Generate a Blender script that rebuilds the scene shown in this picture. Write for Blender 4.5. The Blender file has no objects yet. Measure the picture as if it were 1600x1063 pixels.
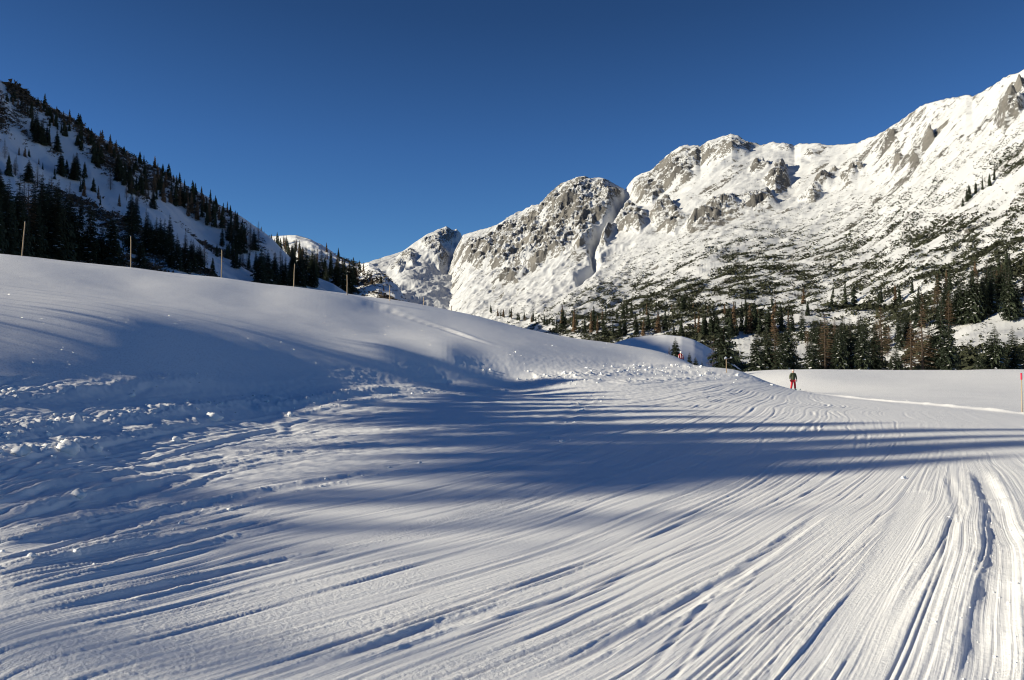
import bpy, math, random
import numpy as np

# ----------------------------------------------------------------- camera, sky, sun, exposure
SC = bpy.context.scene
COL = SC.collection
F, CX, CY = 1256.0, 800.0, 531.5           # focal length and centre of the photograph, in its pixels
PITCH = math.radians(1.756)                # the horizon lies a little below the middle
EYE = 1.75                                 # the eye is the origin, the snow under it is EYE lower

cam_d = bpy.data.cameras.new('camera')
cam_d.sensor_width = 36.0
cam_d.lens = F / 1600.0 * 36.0
cam_d.clip_start, cam_d.clip_end = 0.1, 12000.0
cam = bpy.data.objects.new('camera', cam_d)
COL.objects.link(cam)
cam.rotation_euler = (math.pi / 2 + PITCH, 0, 0)
SC.camera = cam

SUN_AZ, SUN_EL = math.radians(-99.0), math.radians(19.2)      # left of the view and a little ahead
world = bpy.data.worlds.new('World')
SC.world = world
world.use_nodes = True
wn = world.node_tree
bg = wn.nodes['Background']
sky = wn.nodes.new('ShaderNodeTexSky')
sky.sky_type = 'NISHITA'
sky.sun_disc = False
sky.sun_elevation = SUN_EL
sky.sun_rotation = SUN_AZ
sky.altitude = 1800.0
sky.air_density = 1.0
sky.dust_density = 0.0
sky.ozone_density = 4.0
deep = wn.nodes.new('ShaderNodeMix'); deep.data_type = 'RGBA'; deep.blend_type = 'MULTIPLY'      # clear, deep blue winter sky,
deep.inputs[0].default_value = 1.0                                                              # paler towards the horizon all round
tcw = wn.nodes.new('ShaderNodeTexCoord'); sep = wn.nodes.new('ShaderNodeSeparateXYZ'); ramp = wn.nodes.new('ShaderNodeValToRGB')
wn.links.new(tcw.outputs['Generated'], sep.inputs[0]); wn.links.new(sep.outputs['Z'], ramp.inputs[0])
els = ramp.color_ramp.elements
els[0].position, els[0].color = 0.10, (0.49, 0.745, 0.93, 1)
els[1].position, els[1].color = 0.75, (0.22, 0.37, 0.56, 1)
for p_, k_ in ((0.26, 0.80), (0.40, 0.57), (0.55, 0.5)):
    e_ = els.new(p_); e_.color = (0.46 * k_, 0.735 * k_, 1.03 * k_, 1)
wn.links.new(ramp.outputs[0], deep.inputs[7])
wn.links.new(sky.outputs[0], deep.inputs[6])
wn.links.new(deep.outputs[2], bg.inputs['Color'])
bg.inputs['Strength'].default_value = 0.085

sun_d = bpy.data.lights.new('sun', 'SUN')
sun_d.energy = 5.0
sun_d.angle = math.radians(0.55)
sun_d.color = (1.0, 0.905, 0.70)
sun = bpy.data.objects.new('sun', sun_d)
COL.objects.link(sun)
SUNV = np.array([math.sin(SUN_AZ) * math.cos(SUN_EL), math.cos(SUN_AZ) * math.cos(SUN_EL), math.sin(SUN_EL)])
from mathutils import Vector, Matrix
sun.rotation_euler = Vector(SUNV).to_track_quat('Z', 'Y').to_euler()

SC.view_settings.view_transform = 'Standard'
SC.view_settings.look = 'None'
SC.view_settings.exposure = 0.47
SC.view_settings.gamma = 1.0
SC.view_settings.use_curve_mapping = False
SC.render.engine = 'CYCLES'
SC.cycles.max_bounces = 5
SC.cycles.diffuse_bounces = 3
SC.cycles.use_denoising = True
SC.cycles.denoiser = 'OPENIMAGEDENOISE'
SC.cycles.denoising_input_passes = 'RGB_ALBEDO_NORMAL'
SC.cycles.denoising_prefilter = 'ACCURATE'
SC.cycles.sample_clamp_indirect = 4.0
SC.cycles.pixel_filter_type = 'BLACKMAN_HARRIS'; SC.cycles.filter_width = 1.1

random.seed(7)
RNG = np.random.default_rng(11)

# ----------------------------------------------------------------- small maths
def sstep(a, b, x):
    t = np.clip((x - a) / (b - a), 0.0, 1.0)
    return t * t * (3 - 2 * t)

_perm = np.random.default_rng(3).permutation(4096).astype(np.int64)
_ang = np.random.default_rng(4).uniform(0, 2 * np.pi, 4096)
_gx, _gy = np.cos(_ang), np.sin(_ang)
def perlin(x, y, seed=0):
    x = np.asarray(x, float); y = np.asarray(y, float)
    xi = np.floor(x).astype(np.int64); yi = np.floor(y).astype(np.int64)
    fx, fy = x - xi, y - yi
    u, v = fx * fx * fx * (fx * (fx * 6 - 15) + 10), fy * fy * fy * (fy * (fy * 6 - 15) + 10)
    def g(ix, iy, dx, dy):
        h = _perm[(_perm[(ix + seed * 131) & 4095] + iy) & 4095]
        return _gx[h] * dx + _gy[h] * dy
    a = g(xi, yi, fx, fy); b = g(xi + 1, yi, fx - 1, fy)
    c = g(xi, yi + 1, fx, fy - 1); d = g(xi + 1, yi + 1, fx - 1, fy - 1)
    return (a + u * (b - a) + v * (c - a + u * (a - b - c + d))) * 1.5

def fbm(x, y, octv=4, seed=0, gain=0.5):
    s, a, f, n = 0, 1.0, 1.0, 0
    for k in range(octv):
        s = s + a * perlin(x * f + 17.3 * k, y * f - 9.1 * k, seed + k); n += a
        a *= gain; f *= 2.03
    return s / n

def ridged(x, y, octv=5, seed=0, gain=0.55):
    s, a, f, n = 0, 1.0, 1.0, 0
    for k in range(octv):
        s = s + a * (1 - 2 * np.abs(perlin(x * f + 7.7 * k, y * f + 3.1 * k, seed + k))); n += a
        a *= gain; f *= 2.07
    return s / n

def worley(x, y, seed=0):
    """distance to the nearest random point, and that point's own random value"""
    x = np.asarray(x, float); y = np.asarray(y, float)
    xi = np.floor(x).astype(np.int64); yi = np.floor(y).astype(np.int64)
    best = np.full(x.shape, 9.0); val = np.zeros(x.shape)
    for dx in (-1, 0, 1):
        for dy in (-1, 0, 1):
            h = _perm[(_perm[(xi + dx + seed * 77) & 4095] + yi + dy) & 4095]
            px = xi + dx + 0.5 + 0.45 * _gx[h]; py = yi + dy + 0.5 + 0.45 * _gy[h]
            d = np.hypot(px - x, py - y)
            m = d < best
            best = np.where(m, d, best); val = np.where(m, h / 4095.0, val)
    return best, val

class TPS:
    def __init__(self, pts, vals, reg=1e-4):
        self.p = np.asarray(pts, float); n = len(self.p)
        K = self._k(self.p) + reg * np.eye(n)
        P = np.c_[np.ones(n), self.p]
        A = np.zeros((n + 3, n + 3)); A[:n, :n] = K; A[:n, n:] = P; A[n:, :n] = P.T
        self.w = np.linalg.solve(A, np.r_[np.asarray(vals, float), 0, 0, 0])
    def _k(self, q):
        d2 = ((q[:, None, :] - self.p[None]) ** 2).sum(-1)
        return 0.5 * d2 * np.log(d2 + 1e-12)
    def __call__(self, a, b):
        sh = a.shape; q = np.c_[a.ravel(), b.ravel()]; out = np.empty(len(q)); n = len(self.p)
        for i in range(0, len(q), 60000):
            c = q[i:i + 60000]
            out[i:i + 60000] = self._k(c) @ self.w[:n] + self.w[n] + c @ self.w[n + 1:]
        return out.reshape(sh)

def ray(px, py):
    """azimuth (0 ahead, right positive) and tangent of the elevation of the line of sight through a point of the photo"""
    x = (np.asarray(px, float) - CX) / F; z = (CY - np.asarray(py, float)) / F
    yy = math.cos(PITCH) - z * math.sin(PITCH); zz = math.sin(PITCH) + z * math.cos(PITCH)
    return np.arctan2(x, yy), zz / np.hypot(x, yy)

def project(x, y, z):
    d = y * math.cos(PITCH) + z * math.sin(PITCH)
    u = -y * math.sin(PITCH) + z * math.cos(PITCH)
    return CX + F * x / d, CY - F * u / d

def curve(pts):
    a = np.asarray(pts, float)
    return lambda x: np.interp(x, a[:, 0], a[:, 1])

# ----------------------------------------------------------------- object helpers
def tag(o, label=None, cat=None, group=None, kind=None):
    if label: o['label'] = label
    if cat: o['category'] = cat
    if group: o['group'] = group
    if kind: o['kind'] = kind
    return o

def mesh_np(name, verts, faces, mats, smooth=True, matidx=None):
    """faces: int array (n,3) or (n,4)"""
    me = bpy.data.meshes.new(name)
    v = np.asarray(verts, np.float32); f = np.asarray(faces, np.int32)
    k = f.shape[1]
    me.vertices.add(len(v)); me.vertices.foreach_set('co', v.ravel())
    me.loops.add(f.size); me.loops.foreach_set('vertex_index', f.ravel())
    me.polygons.add(len(f)); me.polygons.foreach_set('loop_start', np.arange(0, f.size, k, dtype=np.int32))
    if matidx is not None: me.polygons.foreach_set('material_index', np.asarray(matidx, np.int32))
    me.polygons.foreach_set('use_smooth', np.full(len(f), smooth))
    for m in (mats if isinstance(mats, (list, tuple)) else [mats]): me.materials.append(m)
    me.update(calc_edges=True)
    return me

def attr(me, name, vals):
    a = me.attributes.new(name, 'FLOAT', 'POINT')
    a.data.foreach_set('value', np.asarray(vals, np.float32).ravel())

def link(name, me, parent=None, loc=None):
    o = bpy.data.objects.new(name, me); COL.objects.link(o)
    if parent: o.parent = parent
    if loc is not None: o.location = loc
    return o

def empty(name, loc=(0, 0, 0), rz=0.0):
    o = bpy.data.objects.new(name, None); COL.objects.link(o)
    o.location = loc; o.rotation_euler = (0, 0, rz); o.empty_display_size = 0.2
    return o

def grid_faces(nr, nc, wrap=False):
    i = np.arange(nr - 1)[:, None]; j = np.arange(nc if wrap else nc - 1)[None]
    j2 = (j + 1) % nc
    a = i * nc + j; b = i * nc + j2; c = (i + 1) * nc + j2; d = (i + 1) * nc + j
    return np.stack([a, b, c, d], -1).reshape(-1, 4)

# ----------------------------------------------------------------- materials
def new_mat(name):
    m = bpy.data.materials.new(name); m.use_nodes = True
    nt = m.node_tree; b = nt.nodes['Principled BSDF']
    b.inputs['Specular IOR Level'].default_value = 0.25
    return m, nt, b

def N(nt, t, **kw):
    n = nt.nodes.new(t)
    for k, v in kw.items():
        if k.startswith('i_'): n.inputs[k[2:].replace('_', ' ')].default_value = v
        else: setattr(n, k, v)
    return n

def math_n(nt, op, a, b=None, c=None, clamp=False):
    n = nt.nodes.new('ShaderNodeMath'); n.operation = op; n.use_clamp = clamp
    for i, v in enumerate((a, b, c)):
        if v is None: continue
        if isinstance(v, (int, float)): n.inputs[i].default_value = v
        else: nt.links.new(v, n.inputs[i])
    return n.outputs[0]

def noise_n(nt, vec, scale, detail=4.0, rough=0.55):
    n = N(nt, 'ShaderNodeTexNoise'); n.inputs['Scale'].default_value = scale
    n.inputs['Detail'].default_value = detail; n.inputs['Roughness'].default_value = rough
    nt.links.new(vec, n.inputs['Vector']); return n.outputs[0]

def mixc(nt, fac, a, b):
    n = N(nt, 'ShaderNodeMix', data_type='RGBA')
    nt.links.new(fac, n.inputs[0])
    for v, s in ((a, n.inputs[6]), (b, n.inputs[7])):
        if isinstance(v, tuple): s.default_value = (*v, 1)
        else: nt.links.new(v, s)
    return n.outputs[2]

SNOW = (0.83, 0.84, 0.86)
def mat_piste():
    m, nt, b = new_mat('snow')
    geo = N(nt, 'ShaderNodeNewGeometry'); P = geo.outputs['Position']
    n1 = noise_n(nt, P, 2.2, 5); n2 = noise_n(nt, P, 34.0, 6, 0.65)
    fac = math_n(nt, 'MULTIPLY', n1, 1.0)
    nt.links.new(mixc(nt, fac, (0.80, 0.81, 0.83), (0.88, 0.885, 0.89)), b.inputs['Base Color'])
    b.inputs['Roughness'].default_value = 0.55
    b.inputs['Specular IOR Level'].default_value = 0.2
    at = N(nt, 'ShaderNodeAttribute', attribute_name='grain')
    bp = N(nt, 'ShaderNodeBump'); bp.inputs['Distance'].default_value = 0.012
    sc = []
    for nm, fr in (('flow', 46.0), ('flow_b', 30.0)):
        w = N(nt, 'ShaderNodeAttribute', attribute_name=nm).outputs['Fac']
        t = N(nt, 'ShaderNodeTexNoise', noise_dimensions='1D'); t.inputs['Scale'].default_value = fr; t.inputs['Detail'].default_value = 3.0
        nt.links.new(w, t.inputs['W']); sc.append(math_n(nt, 'POWER', t.outputs[0], 2.0))
    patch = math_n(nt, 'MULTIPLY_ADD', noise_n(nt, P, 0.35, 2), 3.0, -1.0, clamp=True)
    lines = math_n(nt, 'ADD', math_n(nt, 'MULTIPLY', sc[0], patch), math_n(nt, 'MULTIPLY', sc[1], math_n(nt, 'SUBTRACT', 1.0, patch)))
    pm = N(nt, 'ShaderNodeAttribute', attribute_name='piste').outputs['Fac']
    h = math_n(nt, 'ADD', math_n(nt, 'MULTIPLY', n2, at.outputs['Fac']), math_n(nt, 'MULTIPLY', math_n(nt, 'MULTIPLY', lines, pm), 0.55))
    nt.links.new(h, bp.inputs['Height']); bp.inputs['Strength'].default_value = 0.9
    nt.links.new(bp.outputs[0], b.inputs['Normal'])
    vo = N(nt, 'ShaderNodeTexVoronoi'); vo.inputs['Scale'].default_value = 13.0; nt.links.new(P, vo.inputs['Vector'])     # flat crystals that glint
    v1 = N(nt, 'ShaderNodeVectorMath', operation='MULTIPLY_ADD'); nt.links.new(vo.outputs['Color'], v1.inputs[0]); v1.inputs[1].default_value = (2.4, 2.4, 1.2); v1.inputs[2].default_value = (-1.2, -1.2, 0.3)
    v2 = N(nt, 'ShaderNodeVectorMath', operation='NORMALIZE'); nt.links.new(v1.outputs[0], v2.inputs[0])
    gl = N(nt, 'ShaderNodeBsdfGlossy'); gl.inputs['Roughness'].default_value = 0.22; nt.links.new(v2.outputs[0], gl.inputs['Normal'])
    dist = math_n(nt, 'MULTIPLY_ADD', vo.outputs['Distance'], -6.0, 2.2, clamp=True)
    mx = N(nt, 'ShaderNodeMixShader'); nt.links.new(math_n(nt, 'MULTIPLY', math_n(nt, 'MULTIPLY', dist, 0.45), N(nt, 'ShaderNodeAttribute', attribute_name='powder').outputs['Fac']), mx.inputs[0])
    nt.links.new(b.outputs[0], mx.inputs[1]); nt.links.new(gl.outputs[0], mx.inputs[2])
    nt.links.new(mx.outputs[0], nt.nodes['Material Output'].inputs['Surface'])
    return m

def mat_mountain(rock_a, rock_b, snow=(0.80, 0.81, 0.82), fine=0.5):
    m, nt, b = new_mat('mountain_surface')
    geo = N(nt, 'ShaderNodeNewGeometry'); P = geo.outputs['Position']
    rk = N(nt, 'ShaderNodeAttribute', attribute_name='rock').outputs['Fac']
    n1 = noise_n(nt, P, 0.13 * fine, 6, 0.75)
    n2 = noise_n(nt, P, 0.012, 4, 0.6)
    mp = N(nt, 'ShaderNodeMapping', vector_type='TEXTURE'); mp.inputs['Rotation'].default_value = (0.0, 0.3, math.radians(12)); mp.inputs['Scale'].default_value = (2.2, 1.0, 0.7)
    nt.links.new(P, mp.inputs['Vector'])
    n4 = noise_n(nt, mp.outputs[0], 0.34 * fine, 6, 0.75)
    wig = math_n(nt, 'ADD', math_n(nt, 'MULTIPLY', math_n(nt, 'SUBTRACT', n1, 0.5), 1.9), math_n(nt, 'MULTIPLY', math_n(nt, 'SUBTRACT', n4, 0.5), 2.2))
    t = math_n(nt, 'ADD', rk, wig)
    fac = math_n(nt, 'MULTIPLY_ADD', t, 8.0, -4.0, clamp=True)
    n3 = noise_n(nt, P, 0.3 * fine, 5, 0.7)
    rc = mixc(nt, math_n(nt, 'MULTIPLY_ADD', math_n(nt, 'ADD', n2, math_n(nt, 'MULTIPLY', n3, 0.5)), 2.0, -1.0, clamp=True), rock_a, rock_b)
    nt.links.new(mixc(nt, fac, snow, rc), b.inputs['Base Color'])
    b.inputs['Roughness'].default_value = 0.8
    bp = N(nt, 'ShaderNodeBump'); bp.inputs['Distance'].default_value = 3.0; bp.inputs['Strength'].default_value = 0.8
    nt.links.new(math_n(nt, 'MULTIPLY', n3, math_n(nt, 'MULTIPLY_ADD', fac, 0.9, 0.1)), bp.inputs['Height'])
    nt.links.new(bp.outputs[0], b.inputs['Normal'])
    return m

def mat_plain(name, c1, c2, scale=6.0, rough=0.8, spec=0.2):
    m, nt, b = new_mat(name)
    tc = N(nt, 'ShaderNodeTexCoord')
    oi = N(nt, 'ShaderNodeObjectInfo')
    n = noise_n(nt, tc.outputs['Object'], scale, 4)
    f = math_n(nt, 'ADD', math_n(nt, 'MULTIPLY', n, 0.7), math_n(nt, 'MULTIPLY', oi.outputs['Random'], 0.35), clamp=True)
    nt.links.new(mixc(nt, f, c1, c2), b.inputs['Base Color'])
    b.inputs['Roughness'].default_value = rough; b.inputs['Specular IOR Level'].default_value = spec
    return m

M_PISTE = mat_piste()
M_MOUNT = mat_mountain((0.075, 0.072, 0.07), (0.21, 0.198, 0.18), (0.55, 0.56, 0.575))
M_HILL = mat_mountain((0.07, 0.065, 0.055), (0.15, 0.13, 0.10), (0.78, 0.79, 0.80), fine=2.0)
M_NEEDLE = mat_plain('spruce_needles', (0.022, 0.032, 0.021), (0.044, 0.056, 0.032), 0.8)
M_SHRUB = mat_plain('dwarf_pine_needles', (0.028, 0.033, 0.019), (0.055, 0.058, 0.032), 0.05)
M_LARCH = mat_plain('larch_twigs', (0.11, 0.075, 0.048), (0.19, 0.125, 0.075), 0.8)
M_TWIG = mat_plain('bare_twigs', (0.05, 0.04, 0.032), (0.10, 0.08, 0.06), 0.3)
M_BARK = mat_plain('bark', (0.045, 0.034, 0.026), (0.09, 0.07, 0.055), 5.0)
M_SNOWLOAD = mat_plain('settled_snow', (0.78, 0.79, 0.81), (0.86, 0.865, 0.87), 3.0)
M_WOOD = mat_plain('weathered_wood', (0.30, 0.21, 0.13), (0.46, 0.35, 0.24), 9.0)
M_PINKRED = mat_plain('red_plastic', (0.55, 0.03, 0.07), (0.62, 0.05, 0.10), 4.0, 0.5)
M_STEEL = mat_plain('grey_steel', (0.10, 0.11, 0.12), (0.16, 0.17, 0.18), 4.0, 0.5)

# ----------------------------------------------------------------- the near snow: shape of the ground
CREST_PY = [(0, 396), (34, 399.6), (204, 417.5), (346, 434), (459, 448), (542, 460), (609, 470), (662, 478), (705, 485),
            (742, 492.5), (812, 511), (942, 534), (1060, 558), (1150, 578)]
CREST_R = [(px, y * math.hypot(1, (px - CX) / F)) for px, y in ((0, 62), (204, 66), (346, 68.5), (459, 70.5), (542, 72), (609, 73.5), (662, 75), (705, 76.5), (742, 77.5), (812, 80), (942, 84), (1060, 83), (1150, 68))]
crest_py, crest_r = curve(CREST_PY), curve(CREST_R)
ctl = []                                       # (px, py, r) seen points of the ground; the pairs below are (py, depth ahead)
def C_(px, *pairs):
    for py, y in pairs: ctl.append((px, py, y * math.hypot(1, (px - CX) / F)))
C_(0, (900, 5.5), (800, 7.5), (700, 11.5), (640, 15), (600, 17.5), (560, 20), (520, 24.5), (485, 29.5), (450, 43), (420, 54))
C_(200, (900, 6.0), (800, 8.8), (715, 13.6), (631, 20), (588, 24), (551, 28), (525, 31), (500, 34.5), (470, 47), (445, 57))
C_(400, (900, 6.5), (800, 9.4), (700, 16.6), (661, 23.6), (640, 27.3), (620, 30), (600, 32.3), (570, 36), (545, 39.7), (520, 44.5), (500, 50), (480, 57), (460, 63))
C_(600, (900, 6.65), (800, 9.55), (700, 16.8), (650, 27.0), (630, 34.5), (614, 39.5), (595, 43.5), (570, 46.5), (545, 49.5), (520, 57), (500, 63), (482, 70))
C_(700, (630, 35), (614, 43), (600, 47.5), (575, 50), (550, 52.5), (520, 62.5), (500, 70))
C_(800, (900, 6.7), (800, 9.6), (700, 16.9), (650, 27.5), (619, 42), (606, 49.5), (590, 51.8), (570, 53.8), (555, 56), (535, 63), (520, 70))
C_(900, (620, 41), (606, 47), (590, 52), (565, 59.5), (540, 72))
C_(1000, (900, 6.7), (800, 9.6), (700, 16.9), (650, 26.5), (620, 40.5), (606, 47), (595, 52.5), (580, 60.5), (562, 72))
C_(1100, (900, 6.6), (800, 9.6), (700, 16.9), (650, 26.5), (620, 41), (600, 53), (585, 62))
C_(1240, (900, 6.5), (800, 9.4), (700, 16.8), (650, 27), (625, 43), (616, 54), (609, 66), (590, 99), (580, 132))
C_(1400, (900, 6.2), (800, 8.9), (700, 16.2), (660, 23.6), (628, 45), (610, 68), (590, 101), (580, 131))
C_(1600, (900, 5.7), (800, 8.2), (700, 15.2), (660, 25.3), (645, 33.8), (620, 57.5), (595, 88), (578, 120))
cp, cv = [], []
def add_ctl(az, r, z): cp.append((az * 2.0, math.log(r))); cv.append((z + EYE) / r)
for px, py, r in ctl + [(a, b, float(crest_r(a))) for a, b in CREST_PY]:
    a, te = ray(px, py); add_ctl(float(a), r, float(te) * r)
for px in (-2500, -500, 0, 400, 800, 1200, 1600, 2300, 4500):        # close to the feet the snow is level
    a, _ = ray(px, 570)
    for r in (0.6, 2.0, 4.3): add_ctl(float(a), r, -EYE)
for px, r, z in ((0, 92, 8.5), (0, 120, 4.0), (0, 150, -8), (0, 260, -14), (204, 90, 7.4), (204, 125, 1), (204, 180, -8), (346, 90, 6.4), (346, 135, 0), (346, 220, -12),
                 (459, 90, 6.0), (459, 150, -2), (542, 92, 5.2), (542, 160, -4), (609, 92, 4.7), (609, 170, -6), (705, 96, 4.0), (705, 170, -7),
                 (812, 98, 2.6), (812, 170, -8), (942, 103, 1.0), (942, 170, -9), (1060, 95, -0.15), (1060, 114, -1.8), (1060, 160, -9), (1060, 260, -17),
                 (1150, 84, -2.6), (1150, 105, -2.6), (1150, 138, -1.5), (1240, 165, -3.5), (1240, 210, -11), (1240, 260, -17), (1400, 168, -3.5), (1400, 215, -11), (1400, 260, -17),
                 (1600, 168, -3.5), (1600, 215, -11), (1600, 260, -17), (2300, 30, -1.9), (2300, 80, -2.3), (2300, 140, -1.5), (2300, 260, -12),
                 (-500, 10, -1.4), (-500, 20, 0.2), (-500, 32, 2.2), (-500, 46, 3.6), (-500, 66, 5.0), (-500, 100, 3), (-500, 180, -6), (-500, 260, -10),
                 (-2500, 10, -1.3), (-2500, 20, 0.2), (-2500, 35, 1.5), (-2500, 60, 2.5), (-2500, 120, 2), (-2500, 260, 0), (4500, 40, -2), (4500, 260, -10)):
    a, _ = ray(px, 570); add_ctl(float(a), r, z)
for azd in (-110, -140, -175, 175, 140, 100):
    a = math.radians(azd)
    for r, z in ((0.6, -EYE), (4, -EYE), (20, -1.2 if azd < 0 else -2.0), (80, 2 if azd < 0 else -3), (260, 2 if azd < 0 else -10)): add_ctl(a, r, z)
ground_tps = TPS(cp, cv, 2e-4)
def ground_z(az, r): return ground_tps(np.asarray(az) * 2.0, np.log(r)) * r - EYE

fine = math.radians(35.8)
az_c = np.r_[np.linspace(-math.pi + 0.06, -fine - 0.05, 44), np.linspace(-fine, fine, 980), np.linspace(fine + 0.05, math.pi - 0.06, 44)]
rr = np.linspace(3.4, 262, 60000)
dens = 400 * 1.0 / rr ** 2 * 3.4 + 210 / 4.3 / rr + 130 * np.exp(-((rr - 17) / 7.5) ** 2) / 13.0 + 110 * np.exp(-((rr - 46) / 14) ** 2) / 25
cum = np.cumsum(dens); NR_ = 680
r_c = np.r_[[0.4, 0.9, 1.5, 2.1, 2.6, 3.0], np.interp(np.linspace(cum[0], cum[-1], NR_), cum, rr)]
AZ, R = np.meshgrid(az_c, r_c)
X, Y = np.sin(AZ) * R, np.cos(AZ) * R
# the smooth shape is worked out on a coarse grid and interpolated
kr = np.unique(np.r_[np.arange(0, len(r_c), 3), len(r_c) - 1]); kc = np.unique(np.r_[np.arange(0, len(az_c), 5), len(az_c) - 1])
def upsample(small):
    t = np.empty((len(kr), len(az_c)))
    for i in range(len(kr)): t[i] = np.interp(az_c, az_c[kc], small[i])
    out = np.empty(R.shape)
    lr, lk = np.log(r_c), np.log(r_c[kr])
    idx = np.clip(np.searchsorted(kr, np.arange(len(r_c)), side='right') - 1, 0, len(kr) - 2)
    w = ((lr - lk[idx]) / (lk[idx + 1] - lk[idx]))[:, None]
    return t[idx] * (1 - w) + t[idx + 1] * w
AZs, Rs = AZ[np.ix_(kr, kc)], R[np.ix_(kr, kc)]
Zb = upsample(ground_tps(AZs * 2.0, np.log(Rs))) * R - EYE
front = np.abs(AZ) < math.radians(60)
PXg, PYg = project(np.where(front, X, 0), np.where(front, Y, 1), np.where(front, Zb, -1))
PXg = np.where(front, PXg, np.where(AZ < 0, -1500, 3200))
before_crest = sstep(1.06, 0.99, R / np.where(PXg < 1150, crest_r(PXg), 1e9))

# line pattern of the piste: flow lines read off the photograph, laid on the ground
FLOW = [
 [(0, 735), (300, 675), (600, 630), (850, 612), (1050, 598), (1165, 588)],
 [(0, 835), (400, 745), (700, 700), (900, 662), (1080, 625), (1195, 598)],
 [(0, 920), (400, 830), (700, 770), (900, 718), (1050, 670), (1170, 625), (1220, 604)],
 [(0, 1010), (400, 912), (800, 812), (1080, 722), (1200, 660), (1255, 612)],
 [(250, 1063), (600, 962), (900, 868), (1150, 768), (1285, 690), (1310, 640), (1285, 614)],
 [(640, 1063), (900, 962), (1150, 850), (1340, 740), (1390, 685), (1380, 640), (1320, 618)],
 [(1000, 1063), (1200, 920), (1370, 790), (1435, 720), (1450, 680), (1425, 640), (1360, 621)],
 [(1270, 1063), (1400, 870), (1468, 760), (1484, 705), (1470, 670), (1400, 626)],
 [(1540, 1063), (1560, 850), (1535, 745), (1505, 695), (1470, 655), (1430, 632)],
 [(1760, 1063), (1700, 900), (1600, 740), (1545, 685), (1490, 652), (1460, 637)],
]
def px_ground(px, py, rmax=None):
    """first point of the smooth near ground on the line of sight"""
    a, te = ray(px, py); rs = np.geomspace(2.5, float(rmax or 250), 1500)
    z = ground_z(np.full_like(rs, float(a)), rs)
    hit = np.nonzero(z / rs >= te)[0]
    r = rs[hit[0]] if len(hit) else rs[-1]
    return float(a), r
fp, fv = [], []
for k, ln in enumerate(FLOW):
    for (x0, y0), (x1, y1) in zip(ln, ln[1:]):
        for t in (0.0, 0.5):
            a, r = px_ground(x0 + (x1 - x0) * t, y0 + (y1 - y0) * t); fp.append((a * 2, math.log(r))); fv.append(k)
    a, r = px_ground(*ln[-1]); fp.append((a * 2, math.log(r))); fv.append(k)
flow_tps = TPS(fp, fv, 3e-3)
PSI = upsample(flow_tps(AZs * 2.0, np.log(Rs)))
dr = np.gradient(r_c)[:, None]
gr = np.gradient(PSI, axis=0) / dr; ga = np.gradient(PSI, axis=1) / (np.gradient(az_c)[None] * R)
GRAD = np.clip(np.hypot(gr, ga), 0.15, 6.0)        # flow-line numbers per metre

lip_r = curve([(1150, 400), (1165, 76), (1240, 72), (1330, 60), (1400, 51), (1500, 45), (1600, 40), (2300, 34), (3300, 30)])
on_piste = sstep(1.03, 0.97, R / lip_r(PXg))
rough_py = curve([(-600, 592), (0, 592), (200, 598), (430, 590), (600, 566), (760, 556), (900, 556), (1080, 568), (1170, 583), (2500, 583)])
piste = on_piste * sstep(-6, 10, PYg - rough_py(PXg)) * before_crest
behind = ~front
piste = np.where(behind, 0.4, piste)

def poly_world(pts, r=None):
    out = []
    for (x0, y0), (x1, y1) in zip(pts, pts[1:]):
        for t in np.linspace(0, 1, 12, endpoint=False):
            a, rr_ = px_ground(x0 + (x1 - x0) * t, y0 + (y1 - y0) * t); out.append((math.sin(a) * rr_, math.cos(a) * rr_))
    a, rr_ = px_ground(*pts[-1]); out.append((math.sin(a) * rr_, math.cos(a) * rr_))
    return np.array(out)

def poly_dist(pts, reach):
    """signed distance to a world polyline, distance along it (only near it, elsewhere large)"""
    p = poly_world(pts)
    D = np.full(R.shape, 99.0); S = np.zeros(R.shape)
    box = (X > p[:, 0].min() - reach) & (X < p[:, 0].max() + reach) & (Y > p[:, 1].min() - reach) & (Y < p[:, 1].max() + reach)
    xs, ys = X[box], Y[box]
    best = np.full(xs.shape, 99.0); along = np.zeros(xs.shape); acc = 0.0
    for a, b in zip(p, p[1:]):
        v = b - a; L = math.hypot(*v) + 1e-9
        t = np.clip(((xs - a[0]) * v[0] + (ys - a[1]) * v[1]) / L ** 2, 0, 1)
        dx, dy = xs - a[0] - t * v[0], ys - a[1] - t * v[1]
        d = np.hypot(dx, dy) * np.sign(v[0] * dy - v[1] * dx + 1e-12)
        m = np.abs(d) < np.abs(best)
        best = np.where(m, d, best); along = np.where(m, acc + t * L, along); acc += L
    D[box] = best; S[box] = along
    return D, S, acc

# grooves: tables of ski tracks across the flow lines, several families that cross at small angles
def groove_table(seed, per_unit, wmin, wmax, dmin, dmax, span=(-6, 16), res=420):
    g = np.random.default_rng(seed); n = int((span[1] - span[0]) * per_unit)
    x = np.linspace(span[0], span[1], int((span[1] - span[0]) * res)); h = np.zeros_like(x)
    for c, w, d, s in zip(g.uniform(*span, n), np.exp(g.uniform(math.log(wmin), math.log(wmax), n)), g.uniform(dmin, dmax, n), g.choice([-1, 1], n)):
        lo, hi = np.searchsorted(x, c - 5 * w), np.searchsorted(x, c + 5 * w)
        u = (x[lo:hi] - c) / w
        h[lo:hi] += -d * np.exp(-u ** 2) + 0.75 * d * np.exp(-((u - s * 1.7) / 0.8) ** 2) + 0.2 * d * np.exp(-((u + s * 1.6) / 0.7) ** 2)
    return x, h
Z = Zb.copy()
LR = np.log(R)
wob = 0.022 * fbm(X / 7, Y / 7, 2, 51) + 0.002 * fbm(X / 0.5, Y / 0.5, 2, 52)
tracks = np.zeros(R.shape)
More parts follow.
